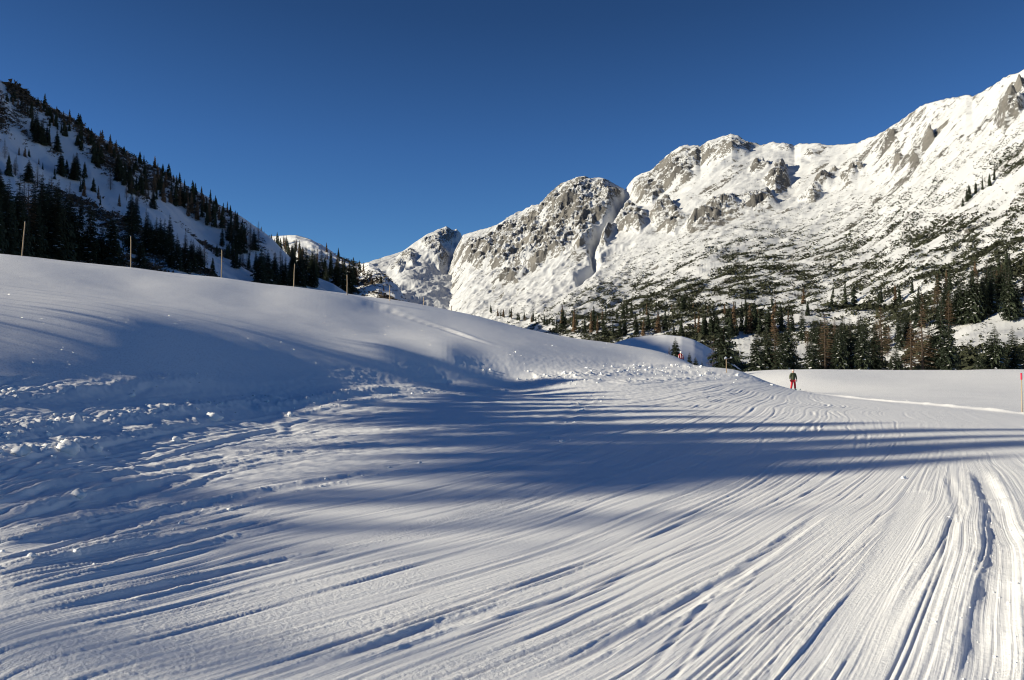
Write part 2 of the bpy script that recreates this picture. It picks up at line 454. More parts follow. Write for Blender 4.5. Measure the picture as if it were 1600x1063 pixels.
foot = np.maximum(np.abs(gr) * np.gradient(r_c)[:, None], np.abs(ga) * R * np.gradient(az_c)[None]) * 0.38     # flow-line numbers per grid cell
def lookup(xt, ht, q):
    dx = xt[1] - xt[0]; sig = np.array([0.0, 0.006, 0.012, 0.024, 0.048, 0.096]); out = 0
    lv = np.clip(np.interp(foot, sig, np.arange(6)), 0, 5)
    for k, sg in enumerate(sig):
        w = np.clip(1 - np.abs(lv - k), 0, 1)
        if sg:
            n_ = int(4 * sg / dx) + 1; kern = np.exp(-0.5 * (np.arange(-n_, n_ + 1) * dx / sg) ** 2); hk = np.convolve(ht, kern / kern.sum(), 'same')
        else: hk = ht
        out = out + w * np.interp(q, xt, hk)
    return out
for k, (shear, per, w0, w1, d0, d1, lo) in enumerate([(0.0, 14, 0.008, 0.022, 0.002, 0.008, -0.6), (0.35, 6, 0.01, 0.03, 0.003, 0.011, -0.05),
        (-0.4, 3, 0.012, 0.03, 0.003, 0.011, 0.0), (0.12, 0.8, 0.03, 0.07, 0.003, 0.011, 0.0), (-0.9, 1.2, 0.012, 0.03, 0.003, 0.009, 0.1), (1.1, 0.8, 0.014, 0.035, 0.004, 0.012, 0.12)]):
    xt, ht = groove_table(100 + k, per, w0, w1, d0, d1)
    amt = sstep(lo - 0.12, lo + 0.2, fbm(X / 5 + 40 * k, Y / 5, 2, 60 + k))
    tracks += amt * lookup(xt, ht, PSI + wob * (0.6 + 0.3 * k) + shear * (LR - 2.3))
# crumbly patches between the tracks
cr_n = fbm(X / 0.045, Y / 0.045, 3, 80, 0.6)
cr_mask = sstep(0.0, 0.3, fbm(PSI * 1.3, LR * 2.2 + 5, 3, 82) + 0.12)
w1_, v1_ = worley(X / 0.075, Y / 0.075, 5)
crumb = np.clip(0.45 - w1_, 0, 1) * (v1_ > 0.35) * 0.05
near_fade = sstep(30, 10, R)
Z += piste * tracks * (1.1 + 0.6 * sstep(12, 40, R)) * (1 + 0.9 * sstep(3.5, 1.0, PSI)) * (1 - 0.35 * sstep(6.5, 8.5, PSI)) + piste * near_fade * cr_mask * (cr_n * 0.0022 + crumb * 0.12)
# the left, higher side of the piste is more chopped up
chop = piste * sstep(1.9, 0.4, PSI)
Z += chop * (0.06 * fbm(PSI * 2.2, LR * 3.0, 3, 90) + 0.03 * fbm(X / 0.35, Y / 0.35, 3, 91))
# churned ridge and lump bands
def band(pts, h, w, seed, lumps=0.5, cell=0.28, cut=True):
    global Z
    D, S, L = poly_dist(pts, 3 * w)
    edge = sstep(0, 0.8, S) * sstep(L, L - 0.8, S)
    Dw = D + 0.35 * w * fbm(X / 0.9, Y / 0.9, 3, seed + 3)
    prof = np.exp(-(Dw / w) ** 2)
    if cut: prof = np.where(Dw < 0, np.exp(-(Dw / (0.55 * w)) ** 2), prof)
    ww, vv = worley(X / cell, Y / cell, seed); w2, v2 = worley(X / (cell * 0.42), Y / (cell * 0.42), seed + 1)
    lump = sstep(3.0, 5.5, cell / np.maximum(np.gradient(r_c)[:, None], 0.01) + 2.2) * sstep(-0.2, 0.35, fbm(X / 1.3, Y / 1.3, 2, seed + 13)) * np.sqrt(np.clip(0.5 - ww - 0.3 * np.abs(fbm(X / 0.15, Y / 0.15, 2, seed + 15)), 0, 1)) * (vv > 0.45) * vv * 1.1 + np.sqrt(np.clip(0.45 - w2, 0, 1)) * (v2 > 0.55) * 0.35
    along = 0.5 + 1.0 * fbm(S / 2.1, np.zeros_like(S), 3, seed + 7)
    inside = np.abs(D) < 3 * w
    Z = Z + np.where(inside, 0.62 * h * edge * prof * (np.clip(along, 0.1, 1.3) + lumps * lump + 0.25 * fbm(X / 0.2, Y / 0.2, 3, seed + 9)), 0)
# pixel lists run from left to right, so the side towards the camera has negative distance
band([(-60, 690), (30, 676), (110, 668), (200, 655), (300, 640), (380, 632), (440, 622)], 0.30, 0.5, 201, 0.8)
band([(90, 700), (180, 686), (260, 668), (340, 655)], 0.20, 0.35, 211, 0.6)
band([(400, 644), (470, 628), (540, 614), (610, 608), (700, 612)], 0.30, 0.55, 221, 0.8)
band([(440, 652), (500, 642), (560, 628), (640, 618)], 0.18, 0.35, 227, 0.9)
band([(-60, 628), (40, 620), (130, 610), (220, 600), (330, 592)], 0.22, 0.5, 231, 0.6)
band([(-60, 712), (40, 706), (100, 706), (170, 702)], 0.20, 0.3, 241, 1.4)
band([(700, 618), (780, 612), (860, 602), (950, 596)], 0.22, 0.6, 251, 1.0, 0.4)
band([(830, 596), (900, 588), (980, 582), (1060, 582), (1140, 588)], 0.34, 1.3, 261, 1.3, 0.8, False)
band([(960, 600), (1040, 594), (1110, 590)], 0.24, 1.0, 267, 1.4, 0.7, False)
band([(980, 574), (1040, 571), (1085, 573)], 0.36, 1.1, 271, 0.5, 0.9, False)
band([(560, 570), (700, 562), (820, 560), (940, 562)], 0.03, 0.8, 281, 0.9, 0.5)
# wind-soft swells of the untouched slope
smooth_side = (1 - piste) * front
Z += smooth_side * before_crest * (0.07 * fbm(X / 9, Y / 4.5, 2, 300) + 0.014 * fbm(X / 2.2, Y / 1.4, 2, 305) + 0.006 * fbm((X + 0.5 * Y) / 1.6, (Y - 0.3 * X) / 0.35, 3, 307))
Z += smooth_side * (1 - on_piste) * 0.08 * fbm(X / 14, Y / 9, 3, 310)
# lip of pushed snow at the far edge of the piste
lipd = (R - lip_r(PXg))
Z += np.where((PXg > 1165) & front, 0.08 * np.exp(-(lipd / 0.6) ** 2) * np.clip(0.75 + 0.8 * fbm(X / 1.5, Y / 1.5, 3, 320), 0, 2) - 0.05 * sstep(0.5, -1.0, lipd) * sstep(-8, -1, lipd), 0)
# old trail that climbs the smooth slope
D, S, L = poly_dist([(490, 454), (560, 470), (640, 497), (720, 524), (800, 550)], 3.0)
Z += np.where(np.abs(D) < 3, 0.10 * np.exp(-((D - 0.45) / 0.35) ** 2) - 0.11 * np.exp(-((D + 0.1) / 0.3) ** 2) + 0.03 * np.exp(-((D + 0.7) / 0.35) ** 2), 0) * sstep(0, 8, S) * sstep(L, L - 8, S)
# deep worn ruts at the right
def rut(pts, depth, w, berm, seed, fade=1.0):
    global Z
    D, S, L = poly_dist(pts, 6 * w)
    D = D + 0.25 * w * fbm(X / 0.3, Y / 0.3, 3, seed)
    k = sstep(0, fade, S) * sstep(L, L - fade, S) * np.clip(0.8 + 0.6 * fbm(S / 0.8, np.zeros_like(S), 2, seed + 2), 0.2, 1.4)
    Z = Z + np.where(np.abs(D) < 6 * w, 0.36 * k * (-depth * np.exp(-(D / w) ** 4) + berm * np.exp(-((np.abs(D) - 1.7 * w) / (0.6 * w)) ** 2) * (1 + 0.8 * fbm(X / 0.08, Y / 0.08, 3, seed + 1))), 0)
rut([(1528, 1100), (1548, 990), (1562, 900), (1566, 840), (1556, 790), (1530, 735)], 0.13, 0.11, 0.03, 401)
rut([(1500, 1075), (1530, 960), (1548, 880)], 0.024, 0.06, 0.012, 405)
rut([(1330, 1075), (1400, 960), (1470, 860), (1500, 800), (1480, 740)], 0.024, 0.05, 0.014, 411)
rut([(1405, 1075), (1450, 960), (1480, 870), (1490, 790)], 0.024, 0.045, 0.012, 421)
rut([(1240, 1075), (1300, 985), (1360, 920)], 0.05, 0.07, 0.035, 431)
rut([(800, 1075), (1000, 985), (1150, 900), (1290, 800)], 0.045, 0.06, 0.03, 441)
rut([(380, 1075), (620, 1000), (850, 930)], 0.05, 0.06, 0.035, 451)
rut([(0, 980), (200, 930), (420, 880), (600, 850)], 0.05, 0.06, 0.035, 461)
rut([(0, 870), (200, 815), (420, 770), (640, 728)], 0.10, 0.16, 0.07, 471)
rut([(0, 902), (180, 865), (300, 842), (480, 806)], 0.08, 0.13, 0.06, 475)
rut([(0, 820), (200, 775), (330, 735), (480, 705), (640, 690)], 0.09, 0.15, 0.07, 479)
rut([(0, 790), (150, 752), (350, 715), (560, 678)], 0.08, 0.14, 0.06, 483)
rut([(860, 690), (900, 640), (930, 620)], 0.05, 0.2, 0.03, 487)
# a smooth skidded strip between the tracks
D, S, L = poly_dist([(1290, 1075), (1345, 960), (1395, 860), (1432, 770)], 1.0)
kk = np.exp(-(D / 0.16) ** 6) * sstep(0, 1, S)
Z = np.where(np.abs(D) < 1, Z * (1 - 0.9 * kk) + (Zb - 0.012) * 0.9 * kk, Z)

V = np.stack([X, Y, Z], -1).reshape(-1, 3)
me = mesh_np('snow_slope', V, grid_faces(*R.shape), M_PISTE)
attr(me, 'grain', 0.25 + 0.75 * piste * (0.4 + 0.6 * cr_mask))
attr(me, 'powder', (1 - piste) * front * sstep(12, 20, R))
attr(me, 'flow', PSI + 0.3 * wob); attr(me, 'flow_b', PSI + wob + 0.3 * (LR - 2.3)); attr(me, 'piste', piste * sstep(30, 8, R))
tag(link('snow_slope', me), kind='structure')
G_TE = np.maximum.accumulate(Z / R, axis=0)

def on_snow(px, py=None, r=None):
    """world point of the near snow seen at a point of the photo, or at a distance along its bearing"""
    a, te = ray(px, py if py is not None else 570)
    j = int(np.clip(np.searchsorted(az_c, float(a)), 1, len(az_c) - 1))
    if r is None:
        hit = np.nonzero(Z[:, j] / R[:, j] >= te)[0]
        i = hit[0] if len(hit) else len(r_c) - 1
    else: i = int(np.clip(np.searchsorted(r_c, r), 0, len(r_c) - 1))
    rr_ = r_c[i]
    return Vector((math.sin(a) * rr_, math.cos(a) * rr_, Z[i, j]))

# ----------------------------------------------------------------- far ground: polar sheets with ridge lines
def smooth_curve(pts, w=45):
    f = curve(pts)
    return lambda x: np.mean([f(x + d) for d in np.linspace(-w, w, 25)], 0)

class Sheet:
    def __init__(s, name, px, ridge, rtop, rbase, tbase, nv, back=0.12, power=1.0, soft=None):
        s.name = name; s.px = px
        az, _ = ray(px, 570); s.az = az
        _, tt = ray(px, ridge(px))
        v = np.r_[np.linspace(0, 1, nv), 1 + np.linspace(0, 1, 14)[1:] * back]
        s.nv = nv
        Vv, A = np.meshgrid(v, az, indexing='ij'); s.v = Vv
        rt, rb = rtop(px)[None], rbase(px)[None]
        s.R = rb + (rt - rb) * Vv
        tb = (tbase(px))[None]
        ts = tt if soft is None else np.mean([np.interp(px + d * (soft(px) if callable(soft) else soft), px, tt) for d in np.linspace(-1, 1, 31)], 0)
        vm = np.minimum(Vv, 1)
        te = tb + (ts[None] - tb) * vm ** power + (tt - ts)[None] * sstep(0.72, 1.0, vm) ** 1.5      # notches of the ridge do not run down the face
        z = te * s.R
        over = np.maximum(Vv - 1, 0) * (rt - rb)
        s.z = z - over * (0.55 + 0.25 * np.minimum(over / 100, 1)) - np.where(Vv > 1, 0.12 * over, 0)
        s.X, s.Y = np.sin(A) * s.R, np.cos(A) * s.R
        s.A = A; s.PX = np.repeat(px[None], len(v), 0)
        _, s.PY = project(s.X, s.Y, s.z)
    def slope(s):
        P = np.stack([s.X, s.Y, s.z], -1)
        du = np.gradient(P, axis=1); dv = np.gradient(P, axis=0)
        n = np.cross(du, dv); n /= np.linalg.norm(n, axis=-1, keepdims=True) + 1e-9
        return np.abs(n[..., 2]), n
    def build(s, mat, rock):
        me = mesh_np(s.name, np.stack([s.X, s.Y, s.z], -1).reshape(-1, 3), grid_faces(*s.X.shape), mat)
        attr(me, 'rock', rock)
        s.te = s.z / s.R
        s.obj = tag(link(s.name, me), kind='structure'); return s.obj
    def at(s, px, py):
        """nearest seen point of the sheet at a point of the photo; None where the sheet is not seen"""
        a, te = ray(px, py)
        j = int(np.clip(np.searchsorted(s.az, float(a)), 0, len(s.az) - 1))
        hit = np.nonzero(s.te[:, j] >= te)[0]
        if not len(hit): return None
        i = hit[0]
        return Vector((s.X[i, j], s.Y[i, j], s.z[i, j]))

def in_poly(px, py, poly):
    p = np.asarray(poly, float); c = np.zeros(px.shape, bool); j = len(p) - 1
    for i in range(len(p)):
        xi, yi, xj, yj = *p[i], *p[j]
        with np.errstate(divide='ignore', invalid='ignore'):
            c ^= ((yi > py) != (yj > py)) & (px < (xj - xi) * (py - yi) / (yj - yi + 1e-12) + xi)
        j = i
    return c

def soft_polys(s, polys, feather):
    """how far inside any of the outlines each point of a sheet lies, 0..1"""
    wx = s.PX + 8 * fbm(s.X / 60, s.Y / 60, 3, 500); wy = s.PY + 6 * fbm(s.X / 60, s.Y / 60, 3, 504)
    out = np.zeros(s.PX.shape)
    for poly in polys:
        p = np.asarray(poly, float); d = np.full(s.PX.shape, 1e9)
        bx = (wx > p[:, 0].min() - 2 * feather) & (wx < p[:, 0].max() + 2 * feather) & (wy > p[:, 1].min() - 2 * feather) & (wy < p[:, 1].max() + 2 * feather)
        if not bx.any(): continue
        xs, ys = wx[bx], wy[bx]; dd = np.full(xs.shape, 1e9)
        for a, b in zip(p, np.roll(p, -1, 0)):
            v = b - a; t = np.clip(((xs - a[0]) * v[0] + (ys - a[1]) * v[1]) / (v @ v + 1e-9), 0, 1)
            dd = np.minimum(dd, np.hypot(xs - a[0] - t * v[0], ys - a[1] - t * v[1]))
        sd = np.where(in_poly(xs, ys, p), dd, -dd)
        o = np.zeros(s.PX.shape); o[bx] = sstep(-feather, feather, sd); out = np.maximum(out, o)
    return out

# --- big range on the right and in the middle
RIDGE = [(600, 580), (640, 510), (665, 470), (690, 430), (708, 400), (723, 371), (742, 365), (771, 357), (787, 348), (812, 337), (838, 325.5), (850, 317), (870, 300), (886, 290), (905, 282), (927, 281),
         (941, 280), (950, 284), (964, 290), (977, 298), (981, 294), (993, 282), (1021, 271), (1037, 260), (1053, 240), (1073, 230), (1089, 229), (1097, 233),
         (1111, 222), (1130, 215), (1146, 210), (1159, 217), (1175, 225), (1194, 228), (1213, 226), (1236, 230), (1245, 233), (1255, 228), (1277, 228),
         (1300, 230.5), (1309, 231), (1344, 228), (1369, 218), (1392, 207), (1421, 188), (1456, 166), (1488, 158), (1516, 151), (1526, 153), (1555, 140),
         (1577, 126), (1600, 117), (1700, 75), (1900, 30), (2300, 40)]
px_r = np.r_[np.linspace(610, 1680, 850), np.linspace(1700, 2300, 60)]
big = Sheet('mountain', px_r, curve(RIDGE), smooth_curve([(600, 2600), (690, 2500), (760, 2450), (930, 2200), (1146, 1950), (1300, 1750), (1450, 1480), (1600, 1250), (2300, 900)], 60),
            smooth_curve([(600, 1100), (690, 900), (800, 620), (950, 380), (1150, 235), (1600, 215), (2300, 215)]),
            smooth_curve([(690, -0.02), (800, -0.02), (950, -0.04), (1150, -0.062), (1600, -0.066), (2300, -0.066)]), 340, power=1.0, soft=curve([(720, 24), (830, 40), (1000, 75)]))
ROCKS = [
 [(726, 408), (735, 384), (765, 378), (792, 350), (845, 318), (880, 292), (905, 283), (945, 284), (972, 305), (955, 340), (930, 355), (925, 380), (905, 398), (862, 412), (838, 430), (790, 428), (752, 424)],
 [(770, 448), (790, 436), (822, 430), (806, 446)],
 [(985, 294), (1030, 262), (1056, 240), (1092, 230), (1100, 258), (1075, 282), (1040, 300), (1022, 328), (1003, 322), (988, 304)],
 [(1048, 262), (1096, 232), (1146, 211), (1182, 226), (1172, 242), (1130, 250), (1090, 262)],
 [(1020, 345), (1040, 328), (1075, 345), (1055, 370), (1025, 362)], [(1075, 362), (1110, 340), (1150, 325), (1205, 312), (1215, 325), (1170, 342), (1130, 352), (1085, 372)],
 [(985, 330), (1010, 345), (1000, 372), (965, 368), (945, 395), (942, 385), (960, 355)], [(1200, 295), (1225, 275), (1235, 292), (1215, 305)],
 [(1175, 270), (1195, 262), (1200, 272), (1182, 276)], [(1212, 232), (1240, 232), (1236, 240), (1215, 238)], [(1255, 250), (1285, 234), (1300, 240), (1270, 252)],
 [(1366, 246), (1385, 222), (1408, 214), (1404, 228), (1380, 244)], [(1440, 232), (1455, 216), (1464, 226), (1452, 238)],
 [(1565, 205), (1585, 180), (1605, 178), (1602, 200), (1580, 218)], [(1255, 320), (1290, 285), (1310, 275), (1300, 295), (1270, 322)], [(1395, 262), (1440, 245), (1436, 258), (1405, 268)],
 [(1588, 150), (1605, 135), (1605, 150)], [(1320, 285), (1345, 268), (1352, 276), (1328, 292)],
]
GULLY = [(983, 300), (965, 340), (938, 372), (926, 400), (930, 425), (905, 445)]
def along_fall(s, deg=38):
    c, sn = math.cos(math.radians(deg)), math.sin(math.radians(deg))
    return s.X * sn + s.Y * c, s.X * c - s.Y * sn       # down the fall line, across it
def seg_dist(s, pts):
    d = np.full(s.PX.shape, 1e9)
    for a, b in zip(np.asarray(pts, float), np.asarray(pts, float)[1:]):
        v = b - a; t = np.clip(((s.PX - a[0]) * v[0] + (s.PY - a[1]) * v[1]) / (v @ v), 0, 1)
        d = np.minimum(d, np.hypot(s.PX - a[0] - t * v[0], s.PY - a[1] - t * v[1]))
    return d
rockm = soft_polys(big, ROCKS, 7)
def two_fall(s, fn):
    """a pattern that follows the fall lines of the middle massif on the left and of the long right-hand face on the right"""
    f1, a1 = along_fall(s, 30); f2, a2 = along_fall(s, 82); w = sstep(930, 1060, s.PX)
    return fn(f1, a1) * (1 - w) + fn(f2, a2) * w
body = sstep(0.02, 0.3, big.v) * (1 - 0.55 * sstep(0.9, 1.0, big.v))
gul = seg_dist(big, GULLY); gwid = 5.0
relief = two_fall(big, lambda fl, ac: 32 * ridged(ac / 230 + 0.4 * fbm(fl / 300, ac / 300, 2, 605), fl / 480, 5, 600) + 11 * ridged(ac / 45, fl / 110, 3, 610, 0.55))
crag = two_fall(big, lambda fl, ac: 34 * ridged(ac / 70, fl / 120, 4, 620, 0.62)) + 8 * ridged(big.X / 20, big.Y / 20, 2, 630)
big.z += body * (relief * (0.55 + 0.2 * rockm) + crag * rockm * 0.75 - 24 * np.exp(-(gul / gwid) ** 2))
big.z += body * (1 - rockm) * sstep(0.15, 0.5, big.v) * two_fall(big, lambda fl, ac: 2.6 * ridged(ac / 17, fl / 34, 2, 640, 0.5))
bed = np.mod(big.z / 15 + 0.035 * (big.X * 0.6 - big.Y * 0.3) / 4 + 0.8 * fbm(big.X / 70, big.Y / 70, 3, 645), 1.0)      # tilted beds: ledges and small walls
rockm = rockm * sstep(-0.45, 0.05, fbm(big.X / 55, big.Y / 55, 3, 647))
big.z += body * (0.08 + rockm) * 5.0 * (sstep(0.0, 0.45, bed) - bed) * sstep(0.2, 0.4, big.v)
nz, _ = big.slope()
steep = 1 - nz
gap = np.exp(-(gul / 7.0) ** 2)
small_out = sstep(0.05, 0.35, two_fall(big, lambda fl, ac: fbm(ac / 45, fl / 150, 4, 650))) * sstep(0.25, 0.5, big.v) * sstep(1250, 900, big.PX * 0.6 + (big.PY - 200) * 0.9)
rock = 0.74 * rockm * sstep(0.10, 0.46, steep + 0.10 * fbm(big.X / 30, big.Y / 30, 3, 660)) + 0.42 * sstep(0.30, 0.5, steep) * (1 - rockm) + 0.55 * small_out * sstep(0.06, 0.28, steep) + 0.30 * sstep(0.18, 0.4, big.v) * sstep(-0.2, 0.3, two_fall(big, lambda fl, ac: fbm(ac / 28, fl / 110, 4, 655)))
rock = (rock - 0.02) * (1 - gap) - 0.25 * gap - 0.3 * sstep(0.25, 0.05, big.v)
big.build(M_MOUNT, rock)

# --- small peak at the head of the valley
px_p = np.linspace(540, 775, 240)
peak = Sheet('peak', px_p, curve([(540, 425), (569, 412), (592, 407), (627, 394), (655, 375), (678, 364), (697, 354.5), (706, 362), (709, 364), (713, 361), (719, 366), (723, 374), (735, 384), (775, 420)]),
             curve([(540, 2500), (697, 2900), (775, 3000)]), curve([(540, 1100), (775, 1300)]), curve([(540, 0.02), (775, 0.02)]), 190, power=1.0, soft=30)
prock = soft_polys(peak, [[(655, 378), (697, 356), (716, 362), (712, 376), (690, 395), (700, 412), (684, 424), (668, 402), (660, 388)], [(628, 404), (636, 392), (650, 408), (646, 428), (630, 424), (622, 440), (608, 428)]], 6)
fl, ac = along_fall(peak, 10)
body = sstep(0.02, 0.3, peak.v) * (1 - 0.6 * sstep(0.9, 1.0, peak.v))
peak.z += body * (16 * ridged(ac / 170, fl / 300, 4, 700) + 5 * ridged(ac / 40, fl / 80, 4, 705) + prock * (26 * ridged(ac / 60, fl / 90, 5, 710)))
rd = seg_dist(peak, [(697, 356), (672, 400), (640, 440), (622, 480)])
peak.z += 20 * np.exp(-(rd / 30) ** 2) * body * sstep(1.0, 0.7, peak.v)
nz, _ = peak.slope()
peak.build(M_MOUNT, 0.2 * sstep(0.25, 0.5, 1 - nz) + 0.66 * prock * sstep(0.04, 0.34, 1 - nz) - 0.03)

# --- wooded hill on the left, in its own shade
LRIDGE = [(-5200, 900), (-4300, 560), (-3900, -300), (-3350, -1050), (-2500, -740), (-1560, -380), (-1210, -260), (-930, -135), (-700, -110), (-400, -30), (-120, 80), (0, 134), (18, 143), (64, 172), (104, 192), (143, 218), (168, 230), (214, 254), (250, 270), (286, 294), (322, 314), (357, 336), (400, 362), (420, 375), (450, 405), (480, 430), (520, 448), (600, 500)]
px_l = np.r_[np.linspace(-5200, -70, 160), np.linspace(-60, 600, 420)]
hill = Sheet('hillside', px_l, curve(LRIDGE), curve([(-5200, 360), (-900, 390), (-300, 440), (0, 500), (200, 520), (400, 500), (520, 440), (600, 420)]),
             curve([(-5200, 200), (-900, 190), (0, 150), (300, 170), (450, 220), (600, 270)]), curve([(-900, -0.03), (0, -0.02), (600, -0.03)]), 150, power=0.9, soft=30)
fl, ac = along_fall(hill, -48)
body = sstep(0.03, 0.25, hill.v) * (1 - 0.6 * sstep(0.92, 1.0, hill.v))
hill.z += body * (11 * ridged(ac / 110, fl / 260, 4, 800) + 1.6 * ridged(ac / 16, fl / 40, 3, 810))
nz, _ = hill.slope()
hrock = 0.55 * sstep(0.12, 0.4, fbm(hill.X / 30, hill.Y / 30, 4, 820)) * sstep(0.16, 0.34, 1 - nz) + 0.25 * sstep(0.85, 0.97, hill.v) * sstep(0.0, 0.3, fbm(ac / 14, fl / 24, 3, 830))
hill.build(M_HILL, hrock)

# --- farther shoulder of the left side, down to the valley head
px_s = np.linspace(330, 660, 320)
shoulder = Sheet('hillside', px_s, curve([(330, 380), (405, 374), (437, 371), (460, 370), (485, 378), (510, 391), (525, 403), (550, 414), (562, 415), (575, 413), (590, 422), (605, 437), (620, 450), (632, 470), (660, 520)]),
                 curve([(330, 1150), (460, 1050), (560, 950), (632, 800), (660, 700)]), curve([(330, 420), (560, 420), (660, 430)]), curve([(330, -0.01), (660, -0.01)]), 150, power=0.9, soft=22)
fl, ac = along_fall(shoulder, -50)
body = sstep(0.03, 0.25, shoulder.v) * (1 - 0.6 * sstep(0.92, 1.0, shoulder.v))
shoulder.z += body * (9 * ridged(ac / 90, fl / 200, 4, 850) + 2.2 * ridged(ac / 20, fl / 40, 3, 860))
nz, _ = shoulder.slope()
shoulder.build(M_HILL, 0.6 * sstep(0.0, 0.35, fbm(ac / 26, fl / 60, 4, 870)) * sstep(0.08, 0.26, 1 - nz))

# --- snow mound behind the skiers, in the shade of the slope
px_m = np.linspace(880, 1190, 130)
mound = Sheet('snow_mound', px_m, curve([(880, 560), (920, 548), (955, 538), (985, 528), (1010, 524), (1040, 523), (1065, 525), (1085, 531), (1100, 539), (1115, 548), (1150, 572), (1190, 600)]),
              curve([(880, 215), (1190, 200)]), curve([(880, 120), (1190, 135)]), curve([(880, -0.05), (1190, -0.06)]), 60, back=0.5, power=0.8)
mound.z += sstep(0.1, 0.4, mound.v) * 0.5 * fbm(mound.X / 14, mound.Y / 14, 3, 880)
mound.build(M_PISTE, np.zeros(mound.X.shape))
attr(mound.obj.data, 'grain', np.full(mound.X.size, 0.2))

# --- valley floor out to the horizon
ra = np.linspace(-math.pi, math.pi, 73)[:-1]; rv = np.geomspace(150, 9000, 40)
A_, R_ = np.meshgrid(ra, rv)
Xv, Yv = np.sin(A_) * R_, np.cos(A_) * R_
Zv = -17.5 + 2.0 * fbm(Xv / 150, Yv / 150, 3, 900)
me = mesh_np('valley_floor', np.stack([Xv, Yv, Zv], -1).reshape(-1, 3), grid_faces(len(rv), len(ra), True), M_PISTE)
attr(me, 'grain', np.full(Xv.size, 0.2))
tag(link('valley_floor', me), kind='structure')

# ----------------------------------------------------------------- trees
class Buf:
    def __init__(s): s.v = []; s.f = []
    def tri(s, a, b, c):
        n = len(s.v); s.v += [a, b, c]; s.f.append((n, n + 1, n + 2))
    def tube(s, pts, rad, n=6, cap=True):
        base = len(s.v); k = len(pts)
        for i, p in enumerate(pts):
            p = Vector(p)
            d = (Vector(pts[min(i + 1, k - 1)]) - Vector(pts[max(i - 1, 0)])).normalized()
            u = d.orthogonal().normalized() if abs(d.z) < 0.95 else Vector((1, 0, 0)); w = d.cross(u).normalized(); u = w.cross(d)
            for j in range(n):
                a = 2 * math.pi * j / n; q = p + (u * math.cos(a) + w * math.sin(a)) * rad[i]; s.v.append(tuple(q))
        for i in range(k - 1):
            for j in range(n):
                a, b = base + i * n + j, base + i * n + (j + 1) % n
                s.f += [(a, b, b + n), (a, b + n, a + n)]
        if cap:
            for i0, c in ((base, pts[0]), (base + (k - 1) * n, pts[-1])):
                m = len(s.v); s.v.append(tuple(c))
                for j in range(n): s.f.append((i0 + j, i0 + (j + 1) % n, m))
    def mesh(s, name, mat, smooth=False): return mesh_np(name, s.v, s.f, mat, smooth)

